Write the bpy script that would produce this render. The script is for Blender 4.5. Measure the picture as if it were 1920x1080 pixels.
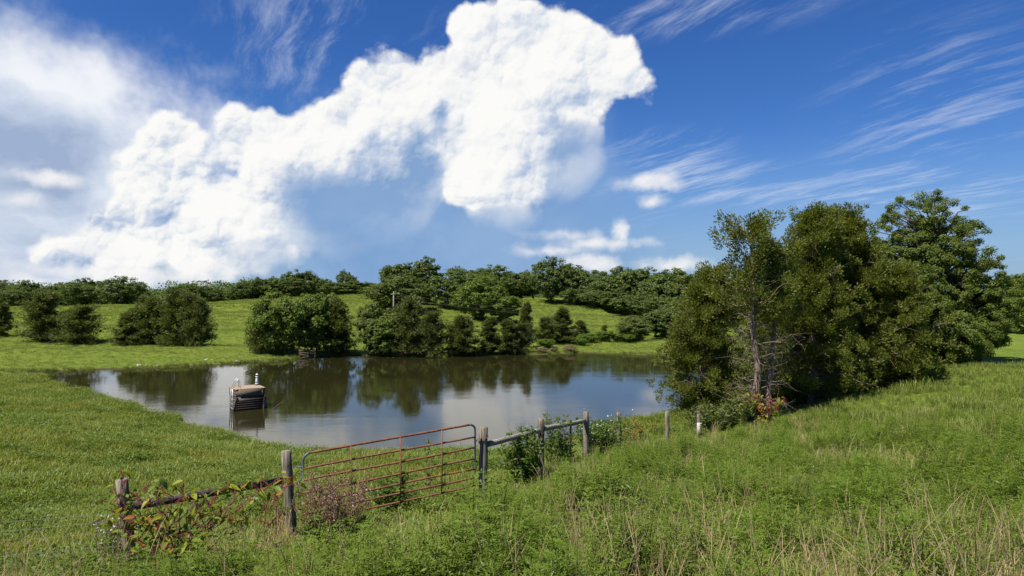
import bpy, math, random
import numpy as np
R = math.radians
sc = bpy.context.scene
for o in list(bpy.data.objects): bpy.data.objects.remove(o)

# ------------------------------------------------------------------ camera
EYE, HOR, F = 7.0, 560.0, 1280.0          # eye height over the water, horizon row and focal length in photo pixels
cam = bpy.data.cameras.new('camera'); cam.lens = 24; cam.sensor_width = 36; cam.clip_end = 9000; cam.clip_start = .05
co = bpy.data.objects.new('camera', cam); sc.collection.objects.link(co)
co.location = (0, 0, EYE); co.rotation_euler = (R(90) + math.atan((HOR - 540) / F), 0, 0)
sc.camera = co
# ------------------------------------------------------------------ light
EXPO = .74
SUN_EL, SUN_AZ = 58, -128                  # azimuth from +Y, clockwise: high, behind the camera to the left
sun = bpy.data.lights.new('sun', 'SUN'); sun.energy = 5.0; sun.angle = R(.53); sun.color = (1, .945, .84)
so = bpy.data.objects.new('sun', sun); sc.collection.objects.link(so)
from mathutils import Vector
sd = Vector((math.sin(R(SUN_AZ)) * math.cos(R(SUN_EL)), math.cos(R(SUN_AZ)) * math.cos(R(SUN_EL)), math.sin(R(SUN_EL))))
so.rotation_euler = sd.to_track_quat('Z', 'Y').to_euler(); so.location = sd * 300
vs = sc.view_settings; vs.view_transform = 'Standard'; vs.look = 'None'; vs.gamma = 1; vs.exposure = EXPO; vs.use_curve_mapping = False
cy = sc.cycles; cy.use_denoising = True; cy.max_bounces = 6; cy.diffuse_bounces = 4; cy.glossy_bounces = 2
cy.transmission_bounces = 3; cy.transparent_max_bounces = 6; cy.caustics_reflective = False; cy.caustics_refractive = False
try: cy.denoiser = 'OPENIMAGEDENOISE'; cy.denoising_input_passes = 'RGB_ALBEDO_NORMAL'
except Exception: pass

# ------------------------------------------------------------------ node helper
class NT:
    def __init__(s, nt): s.nt = nt
    def n(s, t, **k):
        x = s.nt.nodes.new(t)
        for a, b in k.items(): setattr(x, a, b)
        return x
    def put(s, sock, v):
        if v is None: return
        if isinstance(v, bpy.types.NodeSocket): s.nt.links.new(v, sock)
        else:
            if hasattr(sock.default_value, '__len__') and not hasattr(v, '__len__'): v = [v] * len(sock.default_value)
            if hasattr(sock.default_value, '__len__') and len(sock.default_value) == 4 and len(v) == 3: v = tuple(v) + (1,)
            sock.default_value = v
    def m(s, op, a, b=None, c=None, clamp=False):
        x = s.n('ShaderNodeMath', operation=op, use_clamp=clamp)
        for i, v in enumerate((a, b, c)): s.put(x.inputs[i], v)
        return x.outputs[0]
    def v(s, op, a, b=None):
        x = s.n('ShaderNodeVectorMath', operation=op); s.put(x.inputs[0], a)
        if op == 'SCALE': s.put(x.inputs[3], b)
        else: s.put(x.inputs[1], b)
        return x.outputs[1] if op in ('LENGTH', 'DISTANCE', 'DOT_PRODUCT') else x.outputs[0]
    def noise(s, vec, scale, det=4, rough=.55, dim='3D', col=False, dist=0):
        x = s.n('ShaderNodeTexNoise', noise_dimensions=dim); s.put(x.inputs['Vector'], vec); x.inputs['Scale'].default_value = scale
        x.inputs['Detail'].default_value = det; x.inputs['Roughness'].default_value = rough; x.inputs['Distortion'].default_value = dist
        return x.outputs[1 if col else 0]
    def voro(s, vec, scale, det=3, rough=.5, dim='2D'):
        x = s.n('ShaderNodeTexVoronoi', voronoi_dimensions=dim, normalize=True); s.put(x.inputs['Vector'], vec)
        x.inputs['Scale'].default_value = scale; x.inputs['Detail'].default_value = det; x.inputs['Roughness'].default_value = rough
        return x.outputs[0]
    def step(s, x, a, b, lo=0., hi=1.):        # smoothstep a..b -> lo..hi
        k = s.n('ShaderNodeMapRange', interpolation_type='SMOOTHSTEP')
        for i, v in zip((0, 1, 2, 3, 4), (x, a, b, lo, hi)): s.put(k.inputs[i], v)
        return k.outputs[0]
    def mix(s, f, a, b, mode='MIX'):
        x = s.n('ShaderNodeMix', data_type='RGBA', blend_type=mode); s.put(x.inputs[0], f); s.put(x.inputs[6], a); s.put(x.inputs[7], b)
        return x.outputs[2]
    def mapping(s, vec, loc=(0, 0, 0), rot=(0, 0, 0), scale=(1, 1, 1), kind='POINT'):
        x = s.n('ShaderNodeMapping', vector_type=kind); s.put(x.inputs[0], vec)
        x.inputs['Location'].default_value = loc; x.inputs['Rotation'].default_value = rot; x.inputs['Scale'].default_value = scale
        return x.outputs[0]
    def ramp(s, f, stops):
        x = s.n('ShaderNodeValToRGB'); s.put(x.inputs[0], f); e = x.color_ramp.elements
        while len(e) < len(stops): e.new(.5)
        for k, (p, c) in zip(e, stops): k.position = p; k.color = tuple(c) + (1,)
        return x.outputs[0]

# ------------------------------------------------------------------ sky: Nishita air, then veils, cirrus and cumulus by direction
w = bpy.data.worlds.new('World'); sc.world = w; w.use_nodes = True
wn = w.node_tree; wn.nodes.clear(); T = NT(wn)
sky = T.n('ShaderNodeTexSky', sky_type='NISHITA', sun_disc=False, sun_elevation=R(SUN_EL), sun_rotation=R(SUN_AZ), air_density=1.0, dust_density=.3, ozone_density=2.2, altitude=100)
hs = T.n('ShaderNodeHueSaturation'); T.put(hs.inputs['Color'], sky.outputs[0]); hs.inputs['Saturation'].default_value = 1.28; hs.inputs['Value'].default_value = .085; hs.inputs['Hue'].default_value = .507
air = T.mix(1.0, hs.outputs[0], (.70, .95, 1.30), 'MULTIPLY')
D = T.n('ShaderNodeTexCoord').outputs['Generated']
sx = T.n('ShaderNodeSeparateXYZ'); T.put(sx.inputs[0], D)
az = T.m('ARCTAN2', sx.outputs[0], sx.outputs[1]); el = T.m('ARCSINE', sx.outputs[2])
cx = T.n('ShaderNodeCombineXYZ'); T.put(cx.inputs[0], az); T.put(cx.inputs[1], el); C = cx.outputs[0]
def ang(px, py):
    a = math.atan((px - 960) / F); return a, math.atan((HOR - py) / F * math.cos(a))
wcol = T.noise(C, 7, 4, .6, '2D', True)
Wp = T.v('ADD', C, T.v('MULTIPLY', T.v('SUBTRACT', wcol, (.5, .5, .5)), (.07, .05, 0)))
Ws = T.v('ADD', C, T.v('MULTIPLY', T.v('SUBTRACT', wcol, (.5, .5, .5)), (.16, .10, 0)))
def field(vec, blobs, k=.03):                # smooth union of ellipses, signed angular distance
    acc = None
    for (px, py, rx, ry) in blobs:
        a, e = ang(px, py); ra = rx / F * math.cos(a) ** 2; re = ry / F * math.cos(a)
        q = T.mapping(vec, (-a / ra, -e / re, 0), (0, 0, 0), (1 / ra, 1 / re, 0))
        d = T.m('MULTIPLY_ADD', T.v('LENGTH', q), min(ra, re), -min(ra, re))
        acc = d if acc is None else T.m('SMOOTH_MIN', acc, d, k)
    return acc
def soft(vec, blobs, wd=.12):                # sum of soft spots with their own weights
    acc = None
    for (px, py, rx, ry, wt) in blobs:
        a, e = ang(px, py); ra = rx / F * math.cos(a) ** 2; re = ry / F * math.cos(a)
        q = T.mapping(vec, (-a / ra, -e / re, 0), (0, 0, 0), (1 / ra, 1 / re, 0))
        s_ = T.step(T.v('LENGTH', q), 1.0, .15, 0, wt)
        acc = s_ if acc is None else T.m('ADD', acc, s_)
    return acc
fb = T.noise(C, 14, 8, .62, '2D')
fb2 = T.noise(C, 5, 5, .6, '2D')
# haze close to the horizon, all the way round
col = T.mix(T.step(el, .24, -.02, 0, .75), air, (.27, .40, .62))
# cirrus on a flat high layer
zz = T.m('ADD', T.m('MAXIMUM', sx.outputs[2], 0), .10)
cp = T.n('ShaderNodeCombineXYZ'); T.put(cp.inputs[0], T.m('DIVIDE', sx.outputs[0], zz)); T.put(cp.inputs[1], T.m('DIVIDE', sx.outputs[1], zz))
Pl = cp.outputs[0]
Pw = T.v('ADD', Pl, T.v('SCALE', T.v('SUBTRACT', T.noise(Pl, .8, 3, .5, '2D', True), (.5, .5, .5)), .35))
c1 = T.noise(T.mapping(T.mapping(Pw, rot=(0, 0, R(62))), scale=(.62, 2.9, 1)), 1.5, 9, .72, '2D')
c2 = T.noise(T.mapping(T.mapping(Pl, (3, 1, 0), (0, 0, R(62))), scale=(.35, .8, 1)), .9, 3, .5, '2D')
cir = T.m('MULTIPLY', T.m('MULTIPLY', T.step(c1, .46, .80), T.step(c2, .42, .70)), .45)
bias = soft(C, [(1760, 230, 330, 260, .75), (1300, 20, 380, 60, .9), (1650, 370, 420, 60, 1.0), (1250, 285, 170, 60, .9), (620, 60, 300, 150, .85), (1330, 340, 220, 55, .8), (400, 190, 250, 130, .35)])
cir = T.m('MULTIPLY', T.m('ADD', cir, T.m('MULTIPLY', T.step(c1, .43, .76), bias)), .52, clamp=True)
col = T.mix(cir, col, (.86, .90, .97))
# grey-blue rain veil under the towers
veil = T.m('ADD', field(Ws, [(760, 400, 230, 190), (930, 440, 230, 150), (640, 460, 190, 120), (1050, 330, 70, 120)], .06), T.m('MULTIPLY_ADD', fb2, .05, -.025))
col = T.mix(T.step(veil, .07, -.07, 0, .88), col, T.mix(T.step(fb2, .35, .7), (.20, .355, .63), (.27, .425, .68)))
# anvil sheet at the left
anv = T.m('ADD', field(Ws, [(60, 330, 300, 250), (130, 210, 240, 100), (260, 330, 150, 120), (10, 130, 130, 70), (-240, 300, 330, 260)], .06), T.m('MULTIPLY_ADD', fb, .07, -.035))
gs = T.noise(T.mapping(Wp, (0, 0, 0), (0, 0, R(-15)), (1, 1.9, 1)), 7, 7, .58, '2D')
acol = T.ramp(T.m('ADD', T.m('SUBTRACT', gs, soft(Wp, [(40, 270, 260, 130, .42), (120, 370, 220, 60, .2), (90, 450, 260, 110, .22)])), soft(Wp, [(250, 180, 260, 90, .30), (40, 110, 240, 70, .18), (150, 150, 200, 60, .14)])), [(.02, (.36, .45, .63)), (.26, (.54, .62, .77)), (.46, (.74, .80, .89)), (.68, (.94, .955, .985))])
col = T.mix(T.step(anv, .05, -.06, 0, .93), col, acol)
# cumulus towers: ellipses with a cauliflower rim, lit from the upper left cell by cell
w2 = T.v('ADD', C, T.v('MULTIPLY', T.v('SUBTRACT', T.noise(C, 26, 4, .6, '2D', True), (.5, .5, .5)), (.020, .018, 0)))
LD = (-.55, .83)
def bump(scale, off, wt, det=0):              # height and light of one size of billow
    v0 = T.v('ADD', w2, off); e = .20 / scale
    h0 = T.voro(v0, scale, det, .5); h1 = T.voro(T.v('ADD', v0, (LD[0] * e, LD[1] * e, 0)), scale, det, .5)
    return T.m('MULTIPLY', h0, wt), T.m('MULTIPLY', T.m('SUBTRACT', h1, h0), wt)
B = [bump(13, (0, 0, 0), 1.0), bump(30, (3.1, 1.7, 0), .62), bump(64, (1.3, 5.2, 0), .42), bump(130, (7.3, 2.2, 0), .22)]
hsum = T.m('ADD', T.m('MULTIPLY_ADD', B[0][0], .0300, -.0135), T.m('ADD', T.m('MULTIPLY_ADD', B[1][0], .0240, -.0062), T.m('MULTIPLY_ADD', B[2][0], .0170, -.0031)))
fluff = T.m('ADD', hsum, T.m('MULTIPLY_ADD', fb, .022, -.011))
relief = T.m('ADD', T.m('ADD', B[0][1], B[1][1]), T.m('ADD', B[2][1], B[3][1]))
CUM = [(985, 102, 128, 84), (1090, 128, 100, 66), (1160, 155, 52, 28), (892, 62, 46, 40), (850, 175, 80, 80), (745, 180, 82, 66), (690, 150, 36, 34), (700, 225, 70, 62), (615, 262, 96, 54), (520, 270, 94, 50),
       (450, 290, 32, 52), (930, 245, 112, 76), (905, 322, 104, 58), (1025, 225, 74, 34), (560, 330, 90, 50), (940, 360, 54, 30), (765, 255, 80, 70), (835, 270, 50, 60), (690, 305, 100, 60), (770, 330, 60, 50), (1050, 275, 46, 56),
       (318, 272, 50, 42), (285, 335, 66, 46), (345, 348, 70, 48), (415, 388, 106, 66), (310, 425, 108, 62), (205, 480, 76, 34), (500, 395, 74, 60), (390, 465, 120, 46), (235, 440, 80, 60), (140, 478, 40, 18), (480, 455, 70, 36)]
SMALL = [(1215, 343, 42, 12), (1218, 377, 20, 9), (545, 470, 9, 8), (490, 468, 24, 7), (1108, 494, 36, 15), (1265, 497, 42, 12), (1165, 432, 12, 16), (1130, 455, 36, 5), (1035, 470, 28, 4), (1060, 440, 16, 3),
         (130, 508, 56, 11), (60, 527, 40, 7), (28, 378, 34, 10), (105, 334, 34, 9), (180, 470, 34, 10), (420, 508, 60, 8), (330, 520, 90, 9)]
lo = T.m('MINIMUM', soft(Wp, [(690, 420, 170, 110, 1.2), (1070, 300, 90, 110, 1.1), (560, 400, 90, 70, .9), (960, 420, 130, 50, .4), (620, 370, 110, 60, .9), (785, 350, 50, 100, .9), (470, 480, 120, 60, .6), (250, 545, 260, 40, .5)]), 1)
cf = T.m('ADD', field(C, CUM, .010), T.m('MULTIPLY', fluff, T.m('MULTIPLY_ADD', lo, -.75, 1)))
edge = T.m('MULTIPLY_ADD', lo, .075, .0055)
cm = T.step(cf, edge, T.m('MULTIPLY', edge, -1.1))
shd = soft(Wp, [(770, 260, 60, 50, .16), (822, 215, 30, 66, .42), (785, 300, 46, 90, .4), (738, 335, 110, 110, .55), (690, 410, 190, 90, .6), (1052, 265, 80, 70, .55), (960, 150, 50, 36, .18), (1000, 310, 60, 60, .32), (1095, 180, 100, 28, .26),
                (600, 375, 130, 70, .55), (330, 325, 36, 18, .3), (440, 470, 150, 40, .36), (215, 420, 80, 70, .28), (510, 400, 70, 60, .24), (110, 495, 170, 60, .36), (915, 375, 90, 16, .22),
                (400, 325, 26, 40, .26), (340, 410, 80, 26, .22), (880, 150, 40, 60, .14)])
lum = T.m('SUBTRACT', T.m('MULTIPLY_ADD', relief, T.m('MULTIPLY', T.m('MULTIPLY_ADD', lo, -.6, 1), T.step(az, -.46, -.30, 1.6, 1.15)), .83), T.m('MULTIPLY', shd, 1.05))
lum = T.m('ADD', lum, T.m('MULTIPLY_ADD', T.noise(w2, 9, 5, .6, '2D'), .50, -.25))
ccol = T.ramp(lum, [(.05, (.24, .39, .65)), (.36, (.50, .60, .78)), (.58, (.76, .81, .89)), (.74, (.92, .935, .95)), (.92, (1, 1, .99))])
ccol = T.mix(1.0, ccol, (.97, .965, .955), 'MULTIPLY')
col = T.mix(cm, col, ccol)
sf = T.m('ADD', field(w2, SMALL, .004), T.m('MULTIPLY', fluff, .45))
col = T.mix(T.step(sf, .006, -.010, 0, .88), col, T.ramp(T.m('MULTIPLY_ADD', relief, .7, .70), [(.2, (.55, .64, .80)), (.8, (.94, .93, .92))]))
bg = T.n('ShaderNodeBackground'); T.put(bg.inputs[0], col); bg.inputs[1].default_value = 2 ** -EXPO
T.put(T.n('ShaderNodeOutputWorld').inputs[0], bg.outputs[0])
w.cycles.sampling_method = 'MANUAL'; w.cycles.sample_map_resolution = 512

# ------------------------------------------------------------------ terrain
def at(px, d): return (px - 960) / F * d
def ctrl(px, py, d): return (at(px, d), d, EYE - (py - HOR) / F * d)
P = [(0, 0, 5.2), (-12, 0, 3.9), (12, 0, 5.2), (0, -30, 8), (-45, -20, 3), (45, -20, 7), (-30, 8, 2.4), (30, 10, 4.0)]
for c in [(0, 1080, 10), (250, 1058, 10.5), (550, 985, 13), (893, 908, 14.5), (0, 900, 18), (0, 800, 32), (0, 740, 47), (250, 900, 19), (250, 830, 29), (450, 900, 20), (700, 1000, 13),
          (500, 1090, 8.8), (900, 1100, 8.2), (1300, 1120, 7.8), (1920, 1120, 7.5), (1014, 872, 17), (1098, 847, 20), (1160, 842, 23), (1250, 828, 27), (1309, 818, 30), (1410, 797, 33),
          (1200, 925, 15.5), (1500, 925, 15), (1500, 835, 23), (1700, 815, 24), (1700, 735, 37), (1560, 755, 37), (1920, 820, 20), (1920, 738, 32), (1920, 672, 52), (1890, 674, 50), (1800, 692, 46), (2150, 820, 22), (2200, 690, 50),
          (1920, 650, 90), (1900, 615, 150), (0, 660, 80), (0, 630, 97), (0, 600, 130), (0, 579, 170), (0, 576, 200), (250, 642, 92), (250, 600, 130), (250, 573, 180), (420, 567, 190), (650, 556, 200), (650, 600, 140),
          (560, 640, 97), (800, 625, 122), (900, 603, 150), (800, 580, 170), (985, 564, 210), (1080, 576, 195), (1200, 602, 165), (1100, 641, 108), (1000, 606, 150), (1250, 640, 112),
          (-400, 640, 90), (-400, 585, 170), (-500, 720, 50)]: P.append(ctrl(*c))
P += [(30, 75, 1.2), (45, 110, 1.5), (24, 62, .9), (20, 50, .6), (60, 200, 4), (-100, 260, 3.0), (0, 300, 6.0), (120, 280, 6), (-250, 330, 2), (300, 300, 8), (-300, 100, 5), (200, 60, 6), (0, 520, 4), (-300, 520, 3), (300, 520, 5)]
for k in range(12):
    a = k * math.pi / 6; P.append((1500 * math.sin(a), 1500 * math.cos(a), 4.0)); P.append((3500 * math.sin(a), 3500 * math.cos(a), 5.0))
SH = [(22, 701), (90, 716), (185, 745), (250, 766), (330, 790), (400, 818), (450, 838), (540, 853), (640, 866), (760, 872), (900, 868), (1000, 850), (1100, 825), (1230, 803),
      (1300, 780), (1345, 740), (1320, 690), (1250, 666), (1100, 662), (960, 665), (850, 669), (740, 669), (650, 666), (600, 669), (560, 673), (520, 677), (440, 682), (300, 690), (150, 695), (22, 698.5)]
SP = np.array([(at(px, EYE * F / (py - HOR)), EYE * F / (py - HOR)) for px, py in SH])
def inpoly(x, y):
    ins = np.zeros(np.shape(x), bool); n = len(SP)
    for i in range(n):
        (x1, y1), (x2, y2) = SP[i], SP[(i + 1) % n]
        c = ((y1 > y) != (y2 > y)) & (x < (x2 - x1) * (y - y1) / (y2 - y1 + 1e-12) + x1); ins ^= c
    return ins
def shore_dist(x, y):
    best = np.full(np.shape(x), 1e9); n = len(SP)
    for i in range(n):
        a, b = SP[i], SP[(i + 1) % n]; ab = b - a
        t = np.clip(((x - a[0]) * ab[0] + (y - a[1]) * ab[1]) / (ab @ ab), 0, 1)
        best = np.minimum(best, np.hypot(x - a[0] - t * ab[0], y - a[1] - t * ab[1]))
    return best
for i in range(len(SP)):
    a, b = SP[i], SP[(i + 1) % len(SP)]
    for t in (0, .5):
        p = a + (b - a) * t; P.append((p[0], p[1], .16))
CT = np.array(P)
def _phi(r2): return .5 * r2 * np.log(r2 + 1e-9)
_n = len(CT); S_ = 50.0
_X = CT[:, :2] / S_
_K = _phi(((_X[:, None] - _X[None]) ** 2).sum(-1)) + np.eye(_n) * .006
_Pm = np.c_[np.ones(_n), _X]
_A = np.block([[_K, _Pm], [_Pm.T, np.zeros((3, 3))]])
_sol = np.linalg.lstsq(_A, np.r_[CT[:, 2], 0, 0, 0], rcond=None)[0]
rs = np.random.default_rng(7)
_W = [(rs.uniform(-1, 1, 2) / s, rs.uniform(0, 6.28), s) for s in (1.3, 1.9, 2.7, 3.5, 5, 7, 9, 13, 17) for _ in range(2)]
def ground(x, y):
    x = np.atleast_1d(np.asarray(x, float)); y = np.atleast_1d(np.asarray(y, float)); out = np.empty(x.shape)
    for i in range(0, len(x), 20000):
        q = np.c_[x[i:i + 20000], y[i:i + 20000]] / S_
        out[i:i + 20000] = _phi(((q[:, None] - _X[None]) ** 2).sum(-1)) @ _sol[:_n] + np.c_[np.ones(len(q)), q] @ _sol[_n:]
    r = np.hypot(x, y)
    far = np.clip((r - 500) / 600, 0, 1); out = out * (1 - far) + 4.5 * far
    rip = sum(np.sin((x * k[0] + y * k[1]) * 4 + ph) * s * .0085 for k, ph, s in _W)
    out = out + rip * np.clip(r / 10, .3, 1)
    near = r < 160
    dd = np.full(x.shape, 99.); ins = np.zeros(x.shape, bool)
    xs = x + .55 * np.sin(y * .55 + 1) + .28 * np.sin(y * 1.7) + .14 * np.sin(y * 4.1 + x); ys = y + .5 * np.sin(x * .5) + .3 * np.sin(x * 1.5 + 2) + .14 * np.sin(x * 3.7 + y)
    if near.any(): dd[near] = shore_dist(xs[near], ys[near]); ins[near] = inpoly(xs[near], ys[near])
    land = np.maximum(out, .10 + .12 * np.clip(dd / 3, 0, 1))
    bank = np.clip(dd / .35, 0, 1)
    return np.where(ins, -.02 - np.clip(dd * .45, 0, 2.0), land * bank)
def g(x, y): return float(ground(x, y)[0])

# ------------------------------------------------------------------ mesh helpers
COL = sc.collection
def mesh(name, V, Q=None, Tn=None, smooth=False):
    me = bpy.data.meshes.new(name); V = np.asarray(V, np.float32)
    Q = np.zeros((0, 4), int) if Q is None or len(Q) == 0 else np.asarray(Q); Tn = np.zeros((0, 3), int) if Tn is None or len(Tn) == 0 else np.asarray(Tn)
    me.vertices.add(len(V)); me.vertices.foreach_set('co', V.ravel())
    li = np.r_[Q.ravel(), Tn.ravel()].astype(np.int32); me.loops.add(len(li)); me.loops.foreach_set('vertex_index', li)
    nf = len(Q) + len(Tn); me.polygons.add(nf)
    me.polygons.foreach_set('loop_start', np.r_[np.arange(len(Q)) * 4, len(Q) * 4 + np.arange(len(Tn)) * 3].astype(np.int32))
    me.update(calc_edges=True)
    if smooth: me.polygons.foreach_set('use_smooth', np.ones(nf, bool))
    return me
class MB:
    def __init__(s): s.V = []; s.Q = []; s.T = []; s.n = 0
    def add(s, V, Q=(), Tn=()):
        V = np.asarray(V, float).reshape(-1, 3); s.V.append(V)
        if len(Q): s.Q.append(np.asarray(Q) + s.n)
        if len(Tn): s.T.append(np.asarray(Tn) + s.n)
        s.n += len(V); return s
    def tube(s, pts, rad, k=6, cap=True):
        pts = np.asarray(pts, float); n = len(pts); rad = np.broadcast_to(np.asarray(rad, float), (n,))
        tg = np.gradient(pts, axis=0); tg /= np.linalg.norm(tg, axis=1)[:, None] + 1e-9
        ref = np.array([0, 0, 1.]) if abs(tg[:, 2]).mean() < .8 else np.array([1., 0, 0])
        u = np.cross(tg, ref); u /= np.linalg.norm(u, axis=1)[:, None] + 1e-9; v = np.cross(tg, u)
        a = np.arange(k) * 2 * math.pi / k
        V = pts[:, None] + rad[:, None, None] * (np.cos(a)[None, :, None] * u[:, None] + np.sin(a)[None, :, None] * v[:, None])
        i = np.arange(n - 1)[:, None] * k; j = np.arange(k)[None]; j2 = (j + 1) % k
        Q = np.stack([i + j, i + j2, i + k + j2, i + k + j], -1).reshape(-1, 4)
        V = V.reshape(-1, 3); Tn = []
        if cap:
            V = np.r_[V, pts[:1], pts[-1:]]; m = n * k
            for q in range(k): Tn += [(m, (q + 1) % k, q), (m + 1, (n - 1) * k + q, (n - 1) * k + (q + 1) % k)]
        return s.add(V, Q, Tn)
    def box(s, c, size, R3=None):
        h = np.asarray(size, float) / 2
        V = np.array([(x, y, z) for x in (-1, 1) for y in (-1, 1) for z in (-1, 1)]) * h
        if R3 is not None: V = V @ np.asarray(R3).T
        return s.add(V + np.asarray(c), [(0, 1, 3, 2), (4, 6, 7, 5), (0, 4, 5, 1), (2, 3, 7, 6), (0, 2, 6, 4), (1, 5, 7, 3)])
    def beam(s, a, b, wd, ht):                # rectangular bar from a to b, ht in the up sense
        a = np.asarray(a, float); b = np.asarray(b, float); x = b - a; L = np.linalg.norm(x); x /= L
        up = np.array([0, 0, 1.]) if abs(x[2]) < .9 else np.array([0, 1., 0]); y = np.cross(up, x); y /= np.linalg.norm(y); z = np.cross(x, y)
        return s.box((a + b) / 2, (L, wd, ht), np.c_[x, y, z])
    def leaves(s, Pp, A, Nr, L, W):
        A = A / (np.linalg.norm(A, axis=1)[:, None] + 1e-9); sd_ = np.cross(Nr, A); sd_ /= np.linalg.norm(sd_, axis=1)[:, None] + 1e-9
        L = np.broadcast_to(L, (len(Pp),))[:, None]; W = np.broadcast_to(W, (len(Pp),))[:, None]
        V = np.stack([Pp, Pp + A * L * .5 + sd_ * W * .5, Pp + A * L, Pp + A * L * .5 - sd_ * W * .5], 1).reshape(-1, 3)
        return s.add(V, np.arange(len(Pp) * 4).reshape(-1, 4))
    def mesh(s, name, smooth=False):
        return mesh(name, np.concatenate(s.V), np.concatenate(s.Q) if s.Q else None, np.concatenate(s.T) if s.T else None, smooth)
def obj(name, me, mat=None, parent=None, **k):
    if isinstance(me, MB): me = me.mesh(name, k.pop('smooth', False))
    o = bpy.data.objects.new(name, me); COL.objects.link(o)
    if mat is not None and len(me.materials) == 0: me.materials.append(mat)
    if parent is not None: o.parent = parent
    for a, b in k.items(): o[a] = b
    return o
def thing(name, label, cat, loc, rz=0, group=None):
    o = bpy.data.objects.new(name, None); COL.objects.link(o); o.location = loc; o.rotation_euler = (0, 0, rz); o.empty_display_size = .2
    o['label'] = label; o['category'] = cat
    if group: o['group'] = group
    return o
def rnd3(r, n): v = r.normal(size=(n, 3)); return v / np.linalg.norm(v, axis=1)[:, None]

# ------------------------------------------------------------------ materials
def mat(name, fn):
    m = bpy.data.materials.new(name); m.use_nodes = True; m.node_tree.nodes.clear(); t = NT(m.node_tree)
    t.put(t.n('ShaderNodeOutputMaterial').inputs[0], fn(t)); return m
def princ(t, col, rough=.8, spec=.3, metal=0, bump=None, bs=.3, bd=.02):
    p = t.n('ShaderNodeBsdfPrincipled'); t.put(p.inputs['Base Color'], col); t.put(p.inputs['Roughness'], rough); p.inputs['Specular IOR Level'].default_value = spec; t.put(p.inputs['Metallic'], metal)
    if bump is not None:
        b = t.n('ShaderNodeBump'); b.inputs['Strength'].default_value = bs; b.inputs['Distance'].default_value = bd; t.put(b.inputs['Height'], bump); t.put(p.inputs['Normal'], b.outputs[0])
    return p.outputs[0]
def foliage(name, cols, trans=.32, patch=None, gloss=.012, tint=.25):
    def fn(t):
        ge = t.n('ShaderNodeNewGeometry'); oi = t.n('ShaderNodeObjectInfo')
        c = t.ramp(ge.outputs['Random Per Island'], [(i / max(1, len(cols) - 1), k) for i, k in enumerate(cols)])
        if patch: c = t.mix(t.step(t.noise(ge.outputs['Position'], patch[0], 4, .6), patch[1], patch[2]), c, patch[3])
        c = t.mix(t.m('MULTIPLY', oi.outputs['Random'], tint), c, (.085, .095, .022))
        d = t.n('ShaderNodeBsdfDiffuse'); t.put(d.inputs[0], c); tr = t.n('ShaderNodeBsdfTranslucent'); t.put(tr.inputs[0], t.mix(1, c, (1.15, 1.25, .55), 'MULTIPLY'))
        a = t.n('ShaderNodeMixShader'); a.inputs[0].default_value = trans; t.put(a.inputs[1], d.outputs[0]); t.put(a.inputs[2], tr.outputs[0])
        gl = t.n('ShaderNodeBsdfGlossy'); gl.inputs['Roughness'].default_value = .45
        b = t.n('ShaderNodeMixShader'); b.inputs[0].default_value = gloss; t.put(b.inputs[1], a.outputs[0]); t.put(b.inputs[2], gl.outputs[0])
        return b.outputs[0]
    return mat(name, fn)
def wood(name, c1, c2, sc_=(14, 14, 1.6), rough=.85):
    def fn(t):
        v = t.mapping(t.n('ShaderNodeTexCoord').outputs['Object'], scale=sc_)
        n = t.noise(v, 1.6, 6, .65); n2 = t.noise(t.n('ShaderNodeNewGeometry').outputs['Position'], 3, 4, .6)
        c = t.mix(t.step(n, .38, .66), c1, c2); c = t.mix(t.step(n2, .5, .75, 0, .5), c, (.10, .10, .07))
        return princ(t, c, rough, .2, 0, n, .8, .012)
    return mat(name, fn)
def plain(name, c, rough=.6, spec=.3, metal=0, var=.25):
    def fn(t):
        n = t.noise(t.n('ShaderNodeNewGeometry').outputs['Position'], 9, 5, .6)
        return princ(t, t.mix(t.step(n, .35, .7, 0, var), c, tuple(x * .45 for x in c)), rough, spec, metal, n, .2, .005)
    return mat(name, fn)
def ground_mat(t):
    p = t.n('ShaderNodeNewGeometry').outputs['Position']
    s = t.n('ShaderNodeSeparateXYZ'); t.put(s.inputs[0], p)
    n1 = t.noise(p, .05, 5, .6); n2 = t.noise(p, .6, 6, .65); n3 = t.noise(p, 5, 5, .7)
    c = t.ramp(n2, [(.28, (.072, .108, .014)), (.46, (.112, .158, .018)), (.60, (.146, .192, .026)), (.76, (.192, .228, .045))])
    c = t.mix(t.step(n1, .36, .64, 0, .55), c, (.158, .192, .028))
    c = t.mix(t.step(n3, .40, .72, 0, .70), c, (.055, .082, .014))
    mud = t.m('MULTIPLY', t.step(t.m('MULTIPLY_ADD', n3, .16, s.outputs[2]), .20, .13), .85)
    c = t.mix(mud, c, (.070, .050, .026))
    clay = t.m('MULTIPLY', t.step(t.v('LENGTH', t.mapping(p, (19.2 / 2.6, -86.3 / 1.5, 0), (0, 0, 0), (1 / 2.6, 1 / 1.5, 0))), 1.0, .4), t.step(n2, .38, .52))
    c = t.mix(clay, c, (.42, .13, .035))
    h = t.m('ADD', n3, t.m('MULTIPLY', t.noise(p, 1.3, 6, .7), 1.6))
    return princ(t, c, .95, .1, 0, h, .9, .16)
M = {}
M['ground'] = mat('meadow_ground', ground_mat)
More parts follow.
